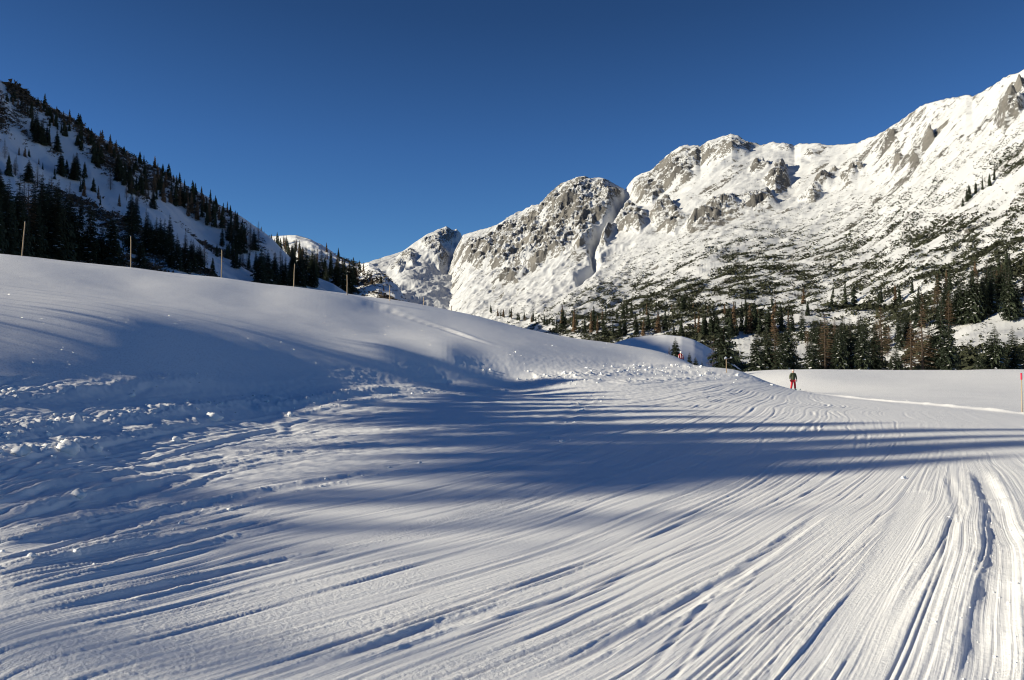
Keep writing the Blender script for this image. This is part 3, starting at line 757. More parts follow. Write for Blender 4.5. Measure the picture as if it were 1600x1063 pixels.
def spruce_meshes(seed, width=0.2, dense=1.0, larch=False, ragged=0.25, levels=30, snow=0.25, bare=None):
    """a tree 1 unit tall: trunk, crown and the snow that lies on it"""
    g = random.Random(seed)
    t, c, sn = Buf(), Buf(), Buf()
    lean = (g.uniform(-0.02, 0.02), g.uniform(-0.02, 0.02))
    def ax(z): return (lean[0] * z * z, lean[1] * z * z)
    zs = [0, 0.12, 0.35, 0.65, 0.97]
    t.tube([(*ax(z), z - 0.02) for z in zs], [0.019, 0.015, 0.011, 0.006, 0.001], 7)
    z0 = g.uniform(0.03, 0.09) if not larch else g.uniform(0.12, 0.2)
    if bare: z0 = bare
    gapside = g.uniform(0, 6.28)
    for li in range(levels):
        q = li / (levels - 1)
        z = z0 + (0.985 - z0) * (q ** 0.92)
        nb = int((9 if z < 0.7 else 6) * dense + g.random())
        lw = width * ((1 - z) ** 0.78) * (1 + ragged * g.uniform(-1, 0.8)) + 0.006
        if z < z0 + 0.1 and not bare: lw *= 0.75 + 2.5 * (z - z0)
        for bi in range(nb):
            a = 6.2832 * (bi + g.random() * 0.8) / nb + li * 1.3
            L = lw * g.uniform(0.7, 1.15) * (1 - ragged * 0.7 * max(0, math.cos(a - gapside)) * g.random())
            if larch and g.random() < 0.12: continue
            ca, sa = math.cos(a), math.sin(a); ox, oy = ax(z)
            zz = z + g.uniform(-0.012, 0.012)
            up = 0.35 * (z - 0.45)              # top branches rise, low ones hang
            def P(u, side=0.0, dz=0.0):
                rad = L * u; h = zz + L * (up * u - 0.42 * u * u + 0.18 * u ** 3) + dz
                return (ox + ca * rad - sa * side, oy + sa * rad + ca * side, h)
            if larch:
                w = 0.0022
                for u0, u1 in ((0, 0.5), (0.5, 1.0)):
                    c.tri(P(u0, -w), P(u0, w), P(u1, 0)); c.tri(P(u0, 0, -w), P(u0, 0, w), P(u1, 0))
                for k in range(17):
                    u = 0.15 + 0.85 * g.random(); s_ = g.choice((-1, 1)); l2 = L * g.uniform(0.15, 0.34)
                    p = P(u); e = P(min(u + 0.22, 1.1), s_ * l2, g.uniform(-0.014, 0.006)); m_ = P(u + 0.04, s_ * 0.002, 0.002)
                    c.tri(p, m_, e)
            else:
                w = L * 0.30
                c.tri(P(0, -w * 0.3), P(0, w * 0.3), P(0.55, w * 0.5)); c.tri(P(0, -w * 0.3), P(0.55, w * 0.5), P(0.55, -w * 0.5))
                c.tri(P(0.55, -w * 0.5), P(0.55, w * 0.5), P(1.02, 0))
                for k in range(8):
                    u = 0.12 + 0.105 * k + 0.05 * g.random(); s_ = 1 if k % 2 else -1
                    l2 = L * g.uniform(0.30, 0.50) * (1.05 - 0.55 * u)
                    tip = P(u + 0.16, s_ * l2, -L * g.uniform(0.02, 0.22))
                    c.tri(P(u - 0.07, 0), P(u + 0.12, 0), tip)
                    if k % 2: c.tri(P(u - 0.04, -w * 0.2, 0), P(u + 0.1, w * 0.2, 0), P(u + 0.07, s_ * w * 0.3, -L * g.uniform(0.2, 0.42)))
                if g.random() < snow:
                    u = g.uniform(0.35, 0.75); h = 0.0045
                    a_, b_, c_, d_ = P(u - 0.2, 0, h), P(u, w * 0.5, h * 0.7), P(u + 0.25, 0, h), P(u, -w * 0.5, h * 0.7)
                    sn.tri(a_, b_, c_); sn.tri(a_, c_, d_)
    mn = M_LARCH if larch else M_NEEDLE
    return t.mesh('trunk', M_BARK), c.mesh('crown', mn), (sn.mesh('snow', M_SNOWLOAD) if sn.f else None)

SPRUCE = [spruce_meshes(s, w, d, False, rg) for s, w, d, rg in ((1, 0.20, 1.1, 0.25), (2, 0.17, 1.1, 0.3), (3, 0.23, 1.2, 0.35), (4, 0.19, 1.0, 0.45), (5, 0.26, 1.1, 0.3), (6, 0.15, 1.0, 0.35))]
LARCH = [spruce_meshes(s, w, 1.0, True, 0.4, 24) for s, w in ((21, 0.17), (22, 0.2), (23, 0.15))]
# small far trees: one light mesh each, trunk and crown together
def far_mesh(seed, width, mat):
    g = random.Random(seed); b = Buf()
    b.tube([(0, 0, -0.03), (0, 0, 0.6), (0, 0, 0.98)], [0.016, 0.01, 0.002], 5)
    n_tr = len(b.f)
    for k in range(90):
        z = 0.06 + 0.9 * (k / 89) ** 0.95; L = width * (1 - z) ** 0.75 * g.uniform(0.6, 1.25) + 0.008; a = g.uniform(0, 6.28)
        ca, sa = math.cos(a), math.sin(a); w = L * 0.45
        b.tri((-sa * w * .4, ca * w * .4, z + .012), (sa * w * .4, -ca * w * .4, z + .012), (ca * L, sa * L, z - 0.35 * L))
        b.tri((ca * L * .3 - sa * w, sa * L * .3 + ca * w, z - .2 * L), (ca * L * .3 + sa * w, sa * L * .3 - ca * w, z - .2 * L), (ca * L * .5, sa * L * .5, z + 0.03))
    me = mesh_np('far_conifer', b.v, b.f, [M_BARK, mat], False, [0] * n_tr + [1] * (len(b.f) - n_tr))
    return me
FAR = [far_mesh(31 + k, w, M_NEEDLE) for k, w in enumerate((0.24, 0.28, 0.2, 0.33))]
FARL = [far_mesh(41 + k, w, M_LARCH) for k, w in enumerate((0.2, 0.26))]

def tree(loc, h, label, group, kind='spruce', var=None, wide=1.0, lean=0.0):
    lst = SPRUCE if kind == 'spruce' else LARCH
    t, c, s = lst[random.randrange(len(lst)) if var is None else var]
    root = empty('spruce_tree' if kind == 'spruce' else 'larch_tree', loc, random.uniform(0, 6.28))
    root.scale = (h * wide, h * wide, h); root.rotation_euler.x = lean
    tag(root, label, 'tree', group)
    link('trunk', t, root); cr = link('crown', c, root)
    if s: tag(link('snow', s, cr), kind='stuff')
    return root

def far_tree(loc, h, label, group, larch=False, wide=1.0):
    lst = FARL if larch else FAR
    o = link('larch_tree' if larch else 'spruce_tree', random.choice(lst), None, loc)
    o.rotation_euler = (0, 0, random.uniform(0, 6.28)); o.scale = (h * wide, h * wide, h)
    return tag(o, label, 'tree', group)

WAIT = []
def put(sheet, px, base, top, label, group, kind='spruce', var=None, wide=1.0, far=False, sink=0.3):
    """a tree whose foot and tip are seen at these heights of the photo; the largest are built as trees of their own below"""
    p = sheet.at(px, base)
    if p is None: return None
    d = math.hypot(p.x, p.y)
    _, tt = ray(px, top)
    h = max(float(tt) * d - p.z, 1.0)
    p.z -= sink
    WAIT.append(dict(px=px, size=h / d * F, p=p, h=h + sink, label=label, group=group, kind=kind, var=var, wide=wide, far=far)); return WAIT[-1]

G_L = 'conifers on the shaded hillside'
# big ones just behind the crest, left: (px, foot, tip, variant, width, words)
for px, b, t, var, w, lab in [
    (86, 408, 286, 2, 1.15, 'broadest dark spruce, rising behind the crest right of the leftmost pole'),
    (52, 404, 300, 0, 1.0, 'dark spruce directly behind the leftmost wooden pole'),
    (10, 400, 283, 0, 1.0, 'dark spruce cut by the left edge behind the snow crest'),
    (27, 392, 268, 3, 1.1, 'ragged tall spruce left of the leftmost pole on the shaded slope'),
    (66, 395, 275, 1, 1.1, 'slim spruce peeping out behind the broadest dark spruce'),
    (110, 402, 306, 1, 1.1, 'spruce hugging the right side of the broadest dark spruce'),
    (140, 412, 312, 0, 1.0, 'pointed spruce standing between the first two wooden poles'),
    (174, 417, 330, 4, 0.95, 'layered spruce with drooping tiers just left of the second pole'),
    (157, 410, 345, 1, 1.0, 'short spruce wedged between the pointed and the layered spruce'),
    (205, 398, 311, 3, 0.9, 'tall ragged spruce above the top of the second pole'),
    (218, 420, 372, 4, 1.0, 'low bushy spruce right of the foot of the second pole'),
    (228, 395, 329, 0, 0.9, 'even spruce right of the second pole against the open snow'),
    (242, 400, 336, 5, 1.1, 'thin spruce of a pair right of the second pole'),
    (255, 404, 340, 3, 1.0, 'ragged spruce of a pair right of the second pole'),
    (265, 420, 362, 1, 1.0, 'dark spruce near the left end of the low clump above the crest'),
    (276, 424, 364, 0, 0.95, 'tallest spruce of the low clump left of the third pole'),
    (289, 426, 368, 1, 1.1, 'dark spruce at the right of the low clump left of the third pole'),
    (302, 428, 388, 0, 1.0, 'last short spruce at the right end of the low clump'),
    (332, 434, 402, 4, 0.9, 'lone small spruce left of the foot of the third pole')]:
    put(hill, px, b, t, lab, G_L, 'spruce', var, w)
# loose groups on the slope: (px range, foot line, height range, count, larch share, words)
def cluster(sheet, n, path, spread, hp, lab, labl, group, larch=0.15, far=False, seed=0, wide=(0.85, 1.2)):
    g = random.Random(seed); made = 0
    p = np.asarray(path, float)
    for k in range(n):
        t = (k + g.random()) / n * (len(p) - 1); i = min(int(t), len(p) - 2); q = p[i] + (p[i + 1] - p[i]) * (t - i)
        px, py = q[0] + g.gauss(0, spread), q[1] + g.gauss(0, spread * 0.6)
        h = g.uniform(*hp); lr = g.random() < larch
        if put(sheet, px, py, py - h, labl if lr else lab, group, 'larch' if lr else 'spruce', None, g.uniform(*wide), far): made += 1
    return made
ORD = 'leftmost second third fourth fifth sixth seventh eighth ninth tenth eleventh twelfth'.split()
def plant_waiting():
    rest = []
    for kind, cap in (('spruce', 236), ('larch', 280)):
        ks = sorted((w for w in WAIT if w['kind'] == kind), key=lambda w: -w['size'])
        rest += ks[cap:]
        by = {}
        for w in ks[:cap]: by.setdefault(w['label'], []).append(w)
        for lab, ws in by.items():
            ws.sort(key=lambda w: w['px'])
            for k, w in enumerate(ws):
                l = lab
                if 1 < len(ws) <= 12:
                    l = ('leftmost ' if k == 0 else 'rightmost ' if k == len(ws) - 1 else ORD[k] + ' from the left, ') + lab
                    if len(l.split()) > 16: l = lab
                elif len(ws) > 12:
                    big_ = max(ws, key=lambda q: q['size'])
                    pre = 'leftmost ' if k == 0 else 'rightmost ' if k == len(ws) - 1 else 'largest ' if w is big_ else ''
                    l = pre + lab if pre else lab + (', left part' if k < len(ws) / 3 else ', middle part' if k < 2 * len(ws) / 3 else ', right part')
                    if len(l.split()) > 16: l = lab
                if w['far'] or w['size'] < 20: far_tree(w['p'], w['h'], l, w['group'], kind == 'larch', w['wide'])
                else: tree(w['p'], w['h'], l, w['group'], kind, w['var'], w['wide'])
    if not rest: return
    V_, F_, I_, n = [], [], [], 0
    for w in rest:
        src = random.choice(FARL if w['kind'] == 'larch' else FAR)
        v = np.empty(len(src.vertices) * 3, np.float32); src.vertices.foreach_get('co', v); v = v.reshape(-1, 3).astype(float)
        f = np.empty(len(src.polygons) * 3, np.int32); src.loops.foreach_get('vertex_index', f)
        m = np.empty(len(src.polygons), np.int32); src.polygons.foreach_get('material_index', m)
        a = random.uniform(0, 6.28); c, sn = math.cos(a), math.sin(a); h = w['h'] * w['wide']
        V_.append(np.stack([(v[:, 0] * c - v[:, 1] * sn) * h, (v[:, 0] * sn + v[:, 1] * c) * h, v[:, 2] * w['h']], -1) + np.array(w['p']))
        F_.append(f.reshape(-1, 3) + n); n += len(v)
        I_.append(np.where(m == 0, 0, 1 if w['kind'] == 'spruce' else 2))
    me = mesh_np('distant_conifers', np.concatenate(V_), np.concatenate(F_), [M_BARK, M_NEEDLE, M_LARCH], False, np.concatenate(I_))
    tag(link('distant_conifers', me), 'far-off little conifers scattered over the slopes and skylines', 'distant trees', kind='stuff')
cluster(hill, 14, [(44, 205), (62, 222), (82, 240)], 5, (24, 46), 'dark spruce in the clump high on the shaded slope near the left edge', 'bare larch in the clump high on the shaded slope', G_L, 0.1, False, 1)
cluster(hill, 9, [(92, 268), (108, 276), (124, 284)], 5, (26, 40), 'dark spruce in the clump in mid slope above the two pointed spruces', 'bare larch in mid slope above the two pointed spruces', G_L, 0.25, False, 2)
cluster(hill, 18, [(92, 200), (120, 222), (150, 246), (160, 262)], 7, (16, 30), 'small spruce in the upper band of wood below the ridge', 'bare larch in the upper band of wood below the ridge', G_L, 0.3, True, 3)
cluster(hill, 24, [(174, 262), (192, 285), (206, 304), (222, 300), (250, 322)], 6, (24, 36), 'dark conifer in the diagonal band of wood above the second pole', 'bare larch in the diagonal band of wood above the second pole', G_L, 0.25, False, 4)
cluster(hill, 34, [(64, 168), (104, 190), (143, 216), (168, 232), (214, 254), (250, 270), (290, 298), (330, 322), (365, 343)], 2.5, (9, 24), 'small conifer standing on the skyline of the shaded hill', 'thin larch standing on the skyline of the shaded hill', G_L, 0.4, True, 5, (0.9, 1.4))
cluster(hill, 34, [(240, 290), (262, 310), (290, 322), (320, 345), (350, 362), (385, 385)], 7, (24, 40), 'dark conifer in the wood that runs down below the ridge', 'bare larch in the wood that runs down below the ridge', G_L, 0.3, True, 6, (0.8, 1.1))
cluster(hill, 16, [(350, 372), (372, 388), (395, 400)], 6, (34, 52), 'tall conifer at the right end of the hill wood above the third pole', 'tall bare larch at the right end of the hill wood', G_L, 0.3, False, 7, (0.7, 1.0))
cluster(hill, 8, [(2, 250), (18, 280), (60, 290)], 8, (24, 40), 'small spruce above the big trees at the left edge', 'bare larch above the big trees at the left edge', G_L, 0.3, False, 8)
cluster(hill, 7, [(170, 290), (205, 330), (205, 345)], 7, (18, 34), 'ragged small tree on the open snow above the second pole', 'bare larch on the open snow above the second pole', G_L, 0.5, False, 9)
cluster(hill, 12, [(-10, 400), (30, 398), (60, 402), (120, 408)], 5, (90, 125), 'tall dark spruce in the dense wood behind the leftmost pole', 'tall bare larch in the dense wood behind the leftmost pole', G_L, 0.08, False, 31, (0.8, 1.05))
cluster(hill, 10, [(-5, 330), (40, 330), (80, 345), (125, 360)], 6, (45, 75), 'dark spruce in the back rows of the wood behind the leftmost pole', 'bare larch in the back rows of the wood', G_L, 0.15, False, 32)
cluster(hill, 30, [(0, 150), (30, 165), (60, 185), (100, 205)], 8, (8, 20), 'small conifer in the dark scrub at the top of the shaded hill', 'thin larch in the dark scrub at the top of the hill', G_L, 0.3, True, 33, (1.0, 1.5))
cluster(hill, 40, [(100, 205), (150, 240), (200, 270), (260, 300), (330, 338)], 9, (14, 30), 'small conifer in the loose wood just below the skyline', 'thin larch in the loose wood just below the skyline', G_L, 0.35, True, 34, (1.0, 1.4))
cluster(hill, 16, [(200, 355), (240, 385), (300, 415), (306, 425)], 6, (36, 60), 'dark spruce filling the low clump left of the third pole', 'bare larch filling the low clump left of the third pole', G_L, 0.15, False, 35)
cluster(hill, 12, [(120, 300), (160, 320), (60, 255), (20, 235)], 9, (10, 24), 'lone small spruce on the open snow of the hill', 'lone bare larch on the open snow of the hill', G_L, 0.4, True, 36)
cluster(hill, 14, [(345, 398), (372, 412), (398, 424)], 6, (20, 38), 'dark spruce between the third and the fourth pole on the lower hill', 'bare larch between the third and the fourth pole', G_L, 0.2, False, 38)
# dense dark wood behind the fourth and fifth poles
G_W = 'conifers of the dense wood behind the poles'
cluster(hill, 26, [(402, 440), (430, 444), (460, 446), (490, 448)], 4, (40, 62), 'dark spruce in the foremost row of the dense wood behind the fourth pole', 'bare larch in the foremost row of the dense wood', G_W, 0.1, False, 37, (0.8, 1.1))
cluster(shoulder, 30, [(408, 436), (440, 438), (470, 440), (500, 446), (550, 460)], 4, (36, 62), 'dark spruce in the front row of the dense wood behind the fourth pole', 'bare larch in the front row of the dense wood', G_W, 0.1, False, 10, (0.8, 1.1))
cluster(shoulder, 26, [(404, 418), (440, 420), (470, 424), (510, 434), (560, 446)], 4, (30, 46), 'dark spruce in the back row of the dense wood behind the fourth pole', 'bare larch in the back row of the dense wood', G_W, 0.2, True, 11, (0.8, 1.1))
cluster(shoulder, 22, [(400, 376), (432, 384), (455, 396), (470, 402)], 5, (12, 24), 'small conifer below the round sunlit snow shoulder', 'small larch below the round sunlit snow shoulder', G_W, 0.35, True, 12, (0.9, 1.3))
cluster(shoulder, 22, [(512, 398), (530, 412), (552, 420), (575, 432), (600, 452)], 5, (8, 17), 'tiny conifer on the falling ridge left of the small peak', 'tiny larch on the falling ridge left of the small peak', G_W, 0.3, True, 13, (0.9, 1.3))

# right: edge of the flat field and the foot of the big mountain
G_R = 'conifers beyond the flat snow field'
def valley(px, base, top, r, kind, var, w, lab):
    a, tb = ray(px, base); _, tt = ray(px, top); a = float(a)
    foot = float(tb) * r - 0.6
    tree((math.sin(a) * r, math.cos(a) * r, foot), float(tt) * r - foot, lab, G_R, kind, var, w * 1.18)
for row in [
    (1132, 580, 492, 150, 'spruce', 4, 1.0, 'dense spruce behind the short post, right of the blue shaded mound'),
    (1114, 580, 530, 152, 'larch', 1, 1.1, 'bare twiggy larch at the left side of the spruce by the short post'),
    (1055, 562, 527, 118, 'spruce', 4, 1.0, 'small pointed spruce behind the skier in red'),
    (1046, 560, 541, 118, 'larch', 0, 1.2, 'low bare sapling left of the spruce behind the skier in red'),
    (1077, 572, 549, 110, 'spruce', 0, 1.1, 'knee-high spruce right of the skier in red'),
    (1087, 574, 557, 110, 'spruce', 4, 1.0, 'second tiny spruce to the right of the skier in red'),
    (1097, 578, 563, 108, 'spruce', 1, 1.0, 'tiniest spruce tip right of the skier in red'),
    (1182, 581, 515, 172, 'spruce', 2, 1.0, 'spruce at the left end of the trees behind the man in green'),
    (1200, 582, 508, 178, 'spruce', 0, 1.1, 'dark spruce left behind the man in the green jacket'),
    (1212, 582, 498, 182, 'larch', 1, 1.1, 'brownish larch among the spruces behind the man in green'),
    (1232, 582, 500, 178, 'spruce', 4, 0.85, 'full spruce right behind the man in the green jacket'),
    (1219, 582, 520, 170, 'spruce', 3, 1.0, 'ragged spruce straight above the man in the green jacket'),
    (1268, 582, 520, 176, 'spruce', 2, 1.0, 'low broad spruce right of the snowy gap behind the man'),
    (1290, 582, 490, 180, 'larch', 0, 1.25, 'broad brown larch first to the right of the snowy gap'),
    (1294, 582, 496, 186, 'spruce', 2, 0.95, 'dark spruce inside the broad brown larch'),
    (1312, 582, 505, 176, 'spruce', 0, 1.0, 'spruce right of the broad brown larch'),
    (1330, 582, 492, 190, 'spruce', 3, 1.1, 'tall ragged spruce in the middle tree group at the field edge'),
    (1348, 582, 512, 176, 'spruce', 4, 0.9, 'short full spruce in the middle tree group at the field edge'),
    (1366, 582, 500, 188, 'spruce', 1, 1.2, 'spruce at the right of the middle tree group'),
    (1378, 560, 478, 230, 'larch', 1, 1.1, 'reddish larch on the slope above the middle tree group'),
    (1400, 581, 532, 160, 'spruce', 5, 1.3, 'small light spruce alone in a snowy gap at the field edge'),
    (1424, 582, 500, 186, 'larch', 2, 1.2, 'smaller brown larch left of the tall brown one'),
    (1442, 582, 478, 184, 'larch', 0, 1.1, 'tall brown larch beside the tallest dark spruce'),
    (1470, 582, 462, 186, 'spruce', 3, 1.0, 'tallest dark spruce at the field edge'),
    (1484, 582, 505, 178, 'spruce', 4, 0.85, 'spruce with long right branches beside the tallest spruce'),
    (1455, 582, 500, 190, 'spruce', 0, 1.0, 'spruce between the tall brown larch and the tallest spruce'),
    (1530, 581, 545, 150, 'spruce', 2, 1.0, 'bushy young spruce at the foot of the tiered spruce'),
    (1554, 582, 506, 152, 'spruce', 4, 1.0, 'tiered open spruce on the sunlit snow near the right edge'),
    (1584, 582, 509, 156, 'spruce', 0, 1.05, 'pointed spruce right of the tiered one near the red-topped pole'),
    (1603, 582, 520, 160, 'spruce', 2, 1.0, 'spruce cut by the right edge above the red-topped pole')]:
    valley(*row)
cluster(big, 22, [(1250, 540), (1310, 545), (1370, 540), (1420, 545)], 6, (36, 60), 'dark spruce in the second row behind the middle tree group', 'brown larch in the second row behind the middle tree group', G_R, 0.25, False, 20)
cluster(big, 26, [(1440, 520), (1480, 506), (1530, 500), (1600, 492), (1660, 486)], 8, (50, 90), 'tall dark spruce in the wood above the sunlit snow at right', 'tall bare larch in the wood above the sunlit snow at right', G_R, 0.2, False, 21)
cluster(big, 16, [(1520, 486), (1560, 470), (1640, 455)], 8, (40, 70), 'dark spruce in the upper wood at the right edge', 'bare larch in the upper wood at the right edge', G_R, 0.2, False, 22)
cluster(big, 28, [(1080, 520), (1130, 524), (1180, 525), (1240, 520)], 8, (28, 52), 'dark conifer in the belt of wood above the blue mound', 'brown larch in the belt of wood above the blue mound', G_R, 0.3, True, 23)
cluster(big, 24, [(870, 516), (920, 522), (960, 526), (1010, 522), (1080, 520)], 5, (20, 40), 'dark conifer in the wood at the valley bottom left of the blue mound', 'brown larch at the valley bottom left of the blue mound', G_R, 0.2, True, 24)
cluster(big, 30, [(760, 490), (800, 498), (850, 508), (900, 512)], 3, (8, 18), 'tiny conifer in the dark line of wood along the snow crest', 'tiny larch in the dark line of wood along the snow crest', G_R, 0.15, True, 25)
cluster(big, 26, [(930, 500), (1000, 490), (1080, 488), (1160, 495), (1240, 490)], 10, (12, 28), 'small conifer scattered among the dwarf pines above the wood', 'small larch scattered among the dwarf pines', G_R, 0.25, True, 26)
cluster(big, 22, [(1250, 492), (1330, 480), (1400, 470), (1470, 462), (1560, 430), (1610, 410)], 10, (22, 44), 'conifer scattered at the upper edge of the right-hand wood', 'bare larch at the upper edge of the right-hand wood', G_R, 0.25, True, 27)
cluster(big, 9, [(1500, 322), (1520, 306), (1534, 298), (1560, 278)], 3, (12, 24), 'small spruce in the lone group high on the sunlit mountain', 'small larch in the lone group high on the mountain', G_R, 0.0, True, 28)

plant_waiting()
# ----------------------------------------------------------------- scrub
def tufts(name, sheet, n, density, size, mat, ntri, seed, flat=0.55, stretch=(1.0, 1.0, 0.0)):
    """ground-hugging scrub too many to count: jagged tufts of leaf-sized faces, one mesh"""
    g = np.random.default_rng(seed)
    nr, nc = sheet.nv - 1, sheet.X.shape[1] - 1
    D = np.clip(density, 0, None)[:nr, :nc]
    seen = sheet.PX[:nr, :nc] <= 1640
    areaw = D * seen
    pr = areaw.ravel() / areaw.sum()
    idx = g.choice(len(pr), n, p=pr); i, j = idx // nc, idx % nc
    u, v = g.random(n), g.random(n)
    P = np.stack([sheet.X, sheet.Y, sheet.z], -1)
    c = P[i, j] * ((1 - u) * (1 - v))[:, None] + P[i, j + 1] * (u * (1 - v))[:, None] + P[i + 1, j] * ((1 - u) * v)[:, None] + P[i + 1, j + 1] * (u * v)[:, None]
    s = g.uniform(*size, n) * (0.6 + 0.8 * D.ravel()[idx])
    ca, sa = math.cos(stretch[2]), math.sin(stretch[2])
    th, ph = g.uniform(0, 6.283, (n, ntri)), np.arccos(g.uniform(0.0, 1, (n, ntri)))
    rad = g.uniform(0.15, 1.0, (n, ntri)) ** 0.6
    lx, ly = rad * np.sin(ph) * np.cos(th) * stretch[0], rad * np.sin(ph) * np.sin(th) * stretch[1]
    cen = np.stack([lx * sa + ly * ca, lx * ca - ly * sa, rad * np.cos(ph) * flat], -1)
    tv = cen[:, :, None, :] + g.normal(0, 0.30, (n, ntri, 3, 3)) * np.array([1, 1, 0.7])
    tv = tv * s[:, None, None, None] + c[:, None, None, :]
    V_ = tv.reshape(-1, 3)
    me = mesh_np(name, V_, np.arange(len(V_)).reshape(-1, 3), mat, False)
    return tag(link(name, me), kind='stuff')

low = curve([(690, 480), (760, 478), (840, 462), (900, 425), (1000, 368), (1080, 350), (1150, 332), (1230, 312), (1300, 296), (1380, 278), (1450, 256), (1530, 220), (1600, 185), (1700, 160)])
below = big.PY - low(big.PX)
streaks = two_fall(big, lambda fl, ac: fbm(ac / 13, fl / 30, 4, 930, 0.6)); patch = fbm(big.X / 70, big.Y / 70, 3, 940)
dens = sstep(-60, 60, below) * (0.16 + 0.75 * sstep(5, 110, below)) * (1.7 - 0.45 * sstep(1150, 1300, big.PX)) * sstep(-0.10, 0.22, streaks + 0.30 * patch + 0.05 * sstep(40, 140, below)) * sstep(0.0, 0.05, big.v)
dens *= 1 - np.exp(-(gul / 9) ** 2)
clear = soft_polys(big, [[(1440, 345), (1560, 290), (1600, 300), (1600, 330), (1540, 345), (1480, 350)], [(1490, 480), (1640, 500), (1640, 575), (1490, 575)], [(1100, 370), (1200, 330), (1330, 300), (1300, 325), (1180, 360)],
                         [(800, 480), (900, 450), (960, 440), (900, 462), (830, 488)], [(1250, 520), (1300, 470), (1330, 470), (1285, 510)], [(1395, 540), (1425, 535), (1420, 590), (1390, 590)], [(1150, 540), (1185, 530), (1185, 590), (1150, 590)], [(1245, 545), (1262, 520), (1270, 580), (1240, 590)]], 12)
dens *= 1 - 0.93 * clear
o = tufts('dwarf_pine_scrub', big, 88000, dens, (1.05, 3.3), M_SHRUB, 4, 950, 0.5, (1.6, 0.8, math.radians(78)))
tag(o, 'dark green dwarf pine scrub over the lower sunlit mountainside', 'scrub')
# the sheet above is measured in metres: scrub far off needs larger bushes to show, as it has in the photo
fl, ac = along_fall(hill, -48)
dh = sstep(-0.1, 0.25, fbm(ac / 30, fl / 70, 4, 960)) * sstep(0.1, 0.3, hill.v) * (0.35 + 0.9 * sstep(0.75, 0.98, hill.v) * sstep(150, 60, hill.PX)) * (hill.PX > -60) * sstep(440, 330, hill.PX)
o = tufts('bare_scrub', hill, 6500, dh, (0.9, 2.8), M_TWIG, 8, 970, 0.6)
tag(o, 'leafless brown scrub on the shaded hillside', 'scrub')
fl, ac = along_fall(shoulder, -50)
dh = sstep(-0.1, 0.3, fbm(ac / 26, fl / 60, 4, 870)) * sstep(500, 540, shoulder.PX) + 0.15 * sstep(400, 430, shoulder.PY)
o = tufts('hill_scrub', shoulder, 4000, dh, (1.2, 3.0), M_TWIG, 8, 980, 0.6)
tag(o, 'dark scrub on the falling ridge below the small peak', 'scrub')

# ----------------------------------------------------------------- trees left of the picture that throw the long shadows
SHADOW_ROW = [(5.4, 20.2, 60, 1, 1.2), (7.2, 20.9, 62, 0, 1.3), (9.0, 21.2, 60, 4, 1.1), (10.8, 21.8, 61, 2, 1.2)]     # place across the sun, height of the tip over the eye, distance, kind, width
# tall pines with bare trunks on the slope: the sun reaches the upper hill under their crowns
PINE_ROW = [(12.4, 20.3, 23.2, 60, .8), (14.3, 20.6, 27.0, 61, .42), (16.4, 20.6, 25.2, 60, .5), (18.7, 20.8, 27.0, 62, .45), (21.4, 20.4, 24.4, 60, .9), (24.6, 20.0, 23.8, 61, 1.0), (28.0, 19.8, 23.8, 61, 1.0), (31.0, 20.1, 23.6, 60, 1.0), (34.0, 20.3, 23.4, 62, 1.0),
            (37.0, 20.6, 23.4, 60, 1.0), (40.0, 21.0, 23.6, 61, 1.0), (43.0, 21.4, 23.8, 60, 1.0), (46.0, 21.8, 24.2, 62, 1.0), (49.0, 22.2, 24.6, 60, 1.0)]
PINES = [spruce_meshes(61 + k, 0.42, 1.6, False, 0.25, 16, 0.2, 0.74) for k in range(2)]
def ground_at(x, y):
    return float(ground_z(np.array([math.atan2(x, y)]), np.array([math.hypot(x, y)]))[0])
SD, SP = np.array([math.sin(SUN_AZ), math.cos(SUN_AZ)]), np.array([-math.cos(SUN_AZ), math.sin(SUN_AZ)])
if SP[1] < 0: SP = -SP
for k, (sv, top, dist, var, wid) in enumerate(SHADOW_ROW):
    x, y = SP * sv + SD * dist
    gz = ground_at(x, y)
    tree((x, y, gz - 0.3), top - gz, 'spruce standing left of the picture, throwing its shadow across the piste', 'spruces left of the picture that shade the piste', 'spruce', var, wid)
for k, (sv, low, top, dist, wd) in enumerate(PINE_ROW):
    x, y = SP * sv + SD * dist; gz = ground_at(x, y); H = max((top - low) / 0.24, 14.0)
    t, c, sn = PINES[k % 2]; root = tag(empty('pine_tree', (x, y, gz - 0.2), random.uniform(0, 6.28)), 'tall bare-trunked pine standing left of the picture, throwing its shadow on the bank', 'tree', 'pines left of the picture that shade the bank')
    tr = link('trunk', t, root); tr.scale = (15, 15, top - gz + 0.2)
    Hc = (top - low) / 0.26; cr = link('crown', c, root, (0, 0, top - gz + 0.2 - Hc)); w_ = max(Hc, 13.0) * wd; cr.scale = (w_, w_, Hc)

# ----------------------------------------------------------------- poles
def stick(px, foot, top, lab, r=None):
    p = on_snow(px, foot + 1.2, r)
    a, tt = ray(px, top)
    d = math.hypot(p.x, p.y); h = float(tt) * d - p.z
    root = empty('wooden_pole', p)
    tag(root, lab, 'pole', 'wooden poles along the snow crest')
    g = random.Random(int(px)); b = Buf(); lx, ly = g.uniform(-0.03, 0.03) * h, g.uniform(-0.02, 0.02) * h
    if px < 40: lx = 0.075 * h
    pts = [(lx * t + g.uniform(-.01, .01), ly * t, h * t - 0.4 * (t == 0)) for t in (0, .2, .4, .6, .8, 1.0)]
    b.tube(pts, [0.046, 0.044, 0.042, 0.04, 0.038, 0.036], 8)
    me = b.mesh('shaft', M_WOOD, True); link('shaft', me, root)
    c = Buf(); q = Vector(pts[-1])
    c.tube([q, q + Vector((0, 0, .015)), q + Vector((0, 0, .03))], [0.042, 0.036, 0.01], 8); link('snow_cap', c.mesh('snow_cap', M_SNOWLOAD, True), root)
    return root
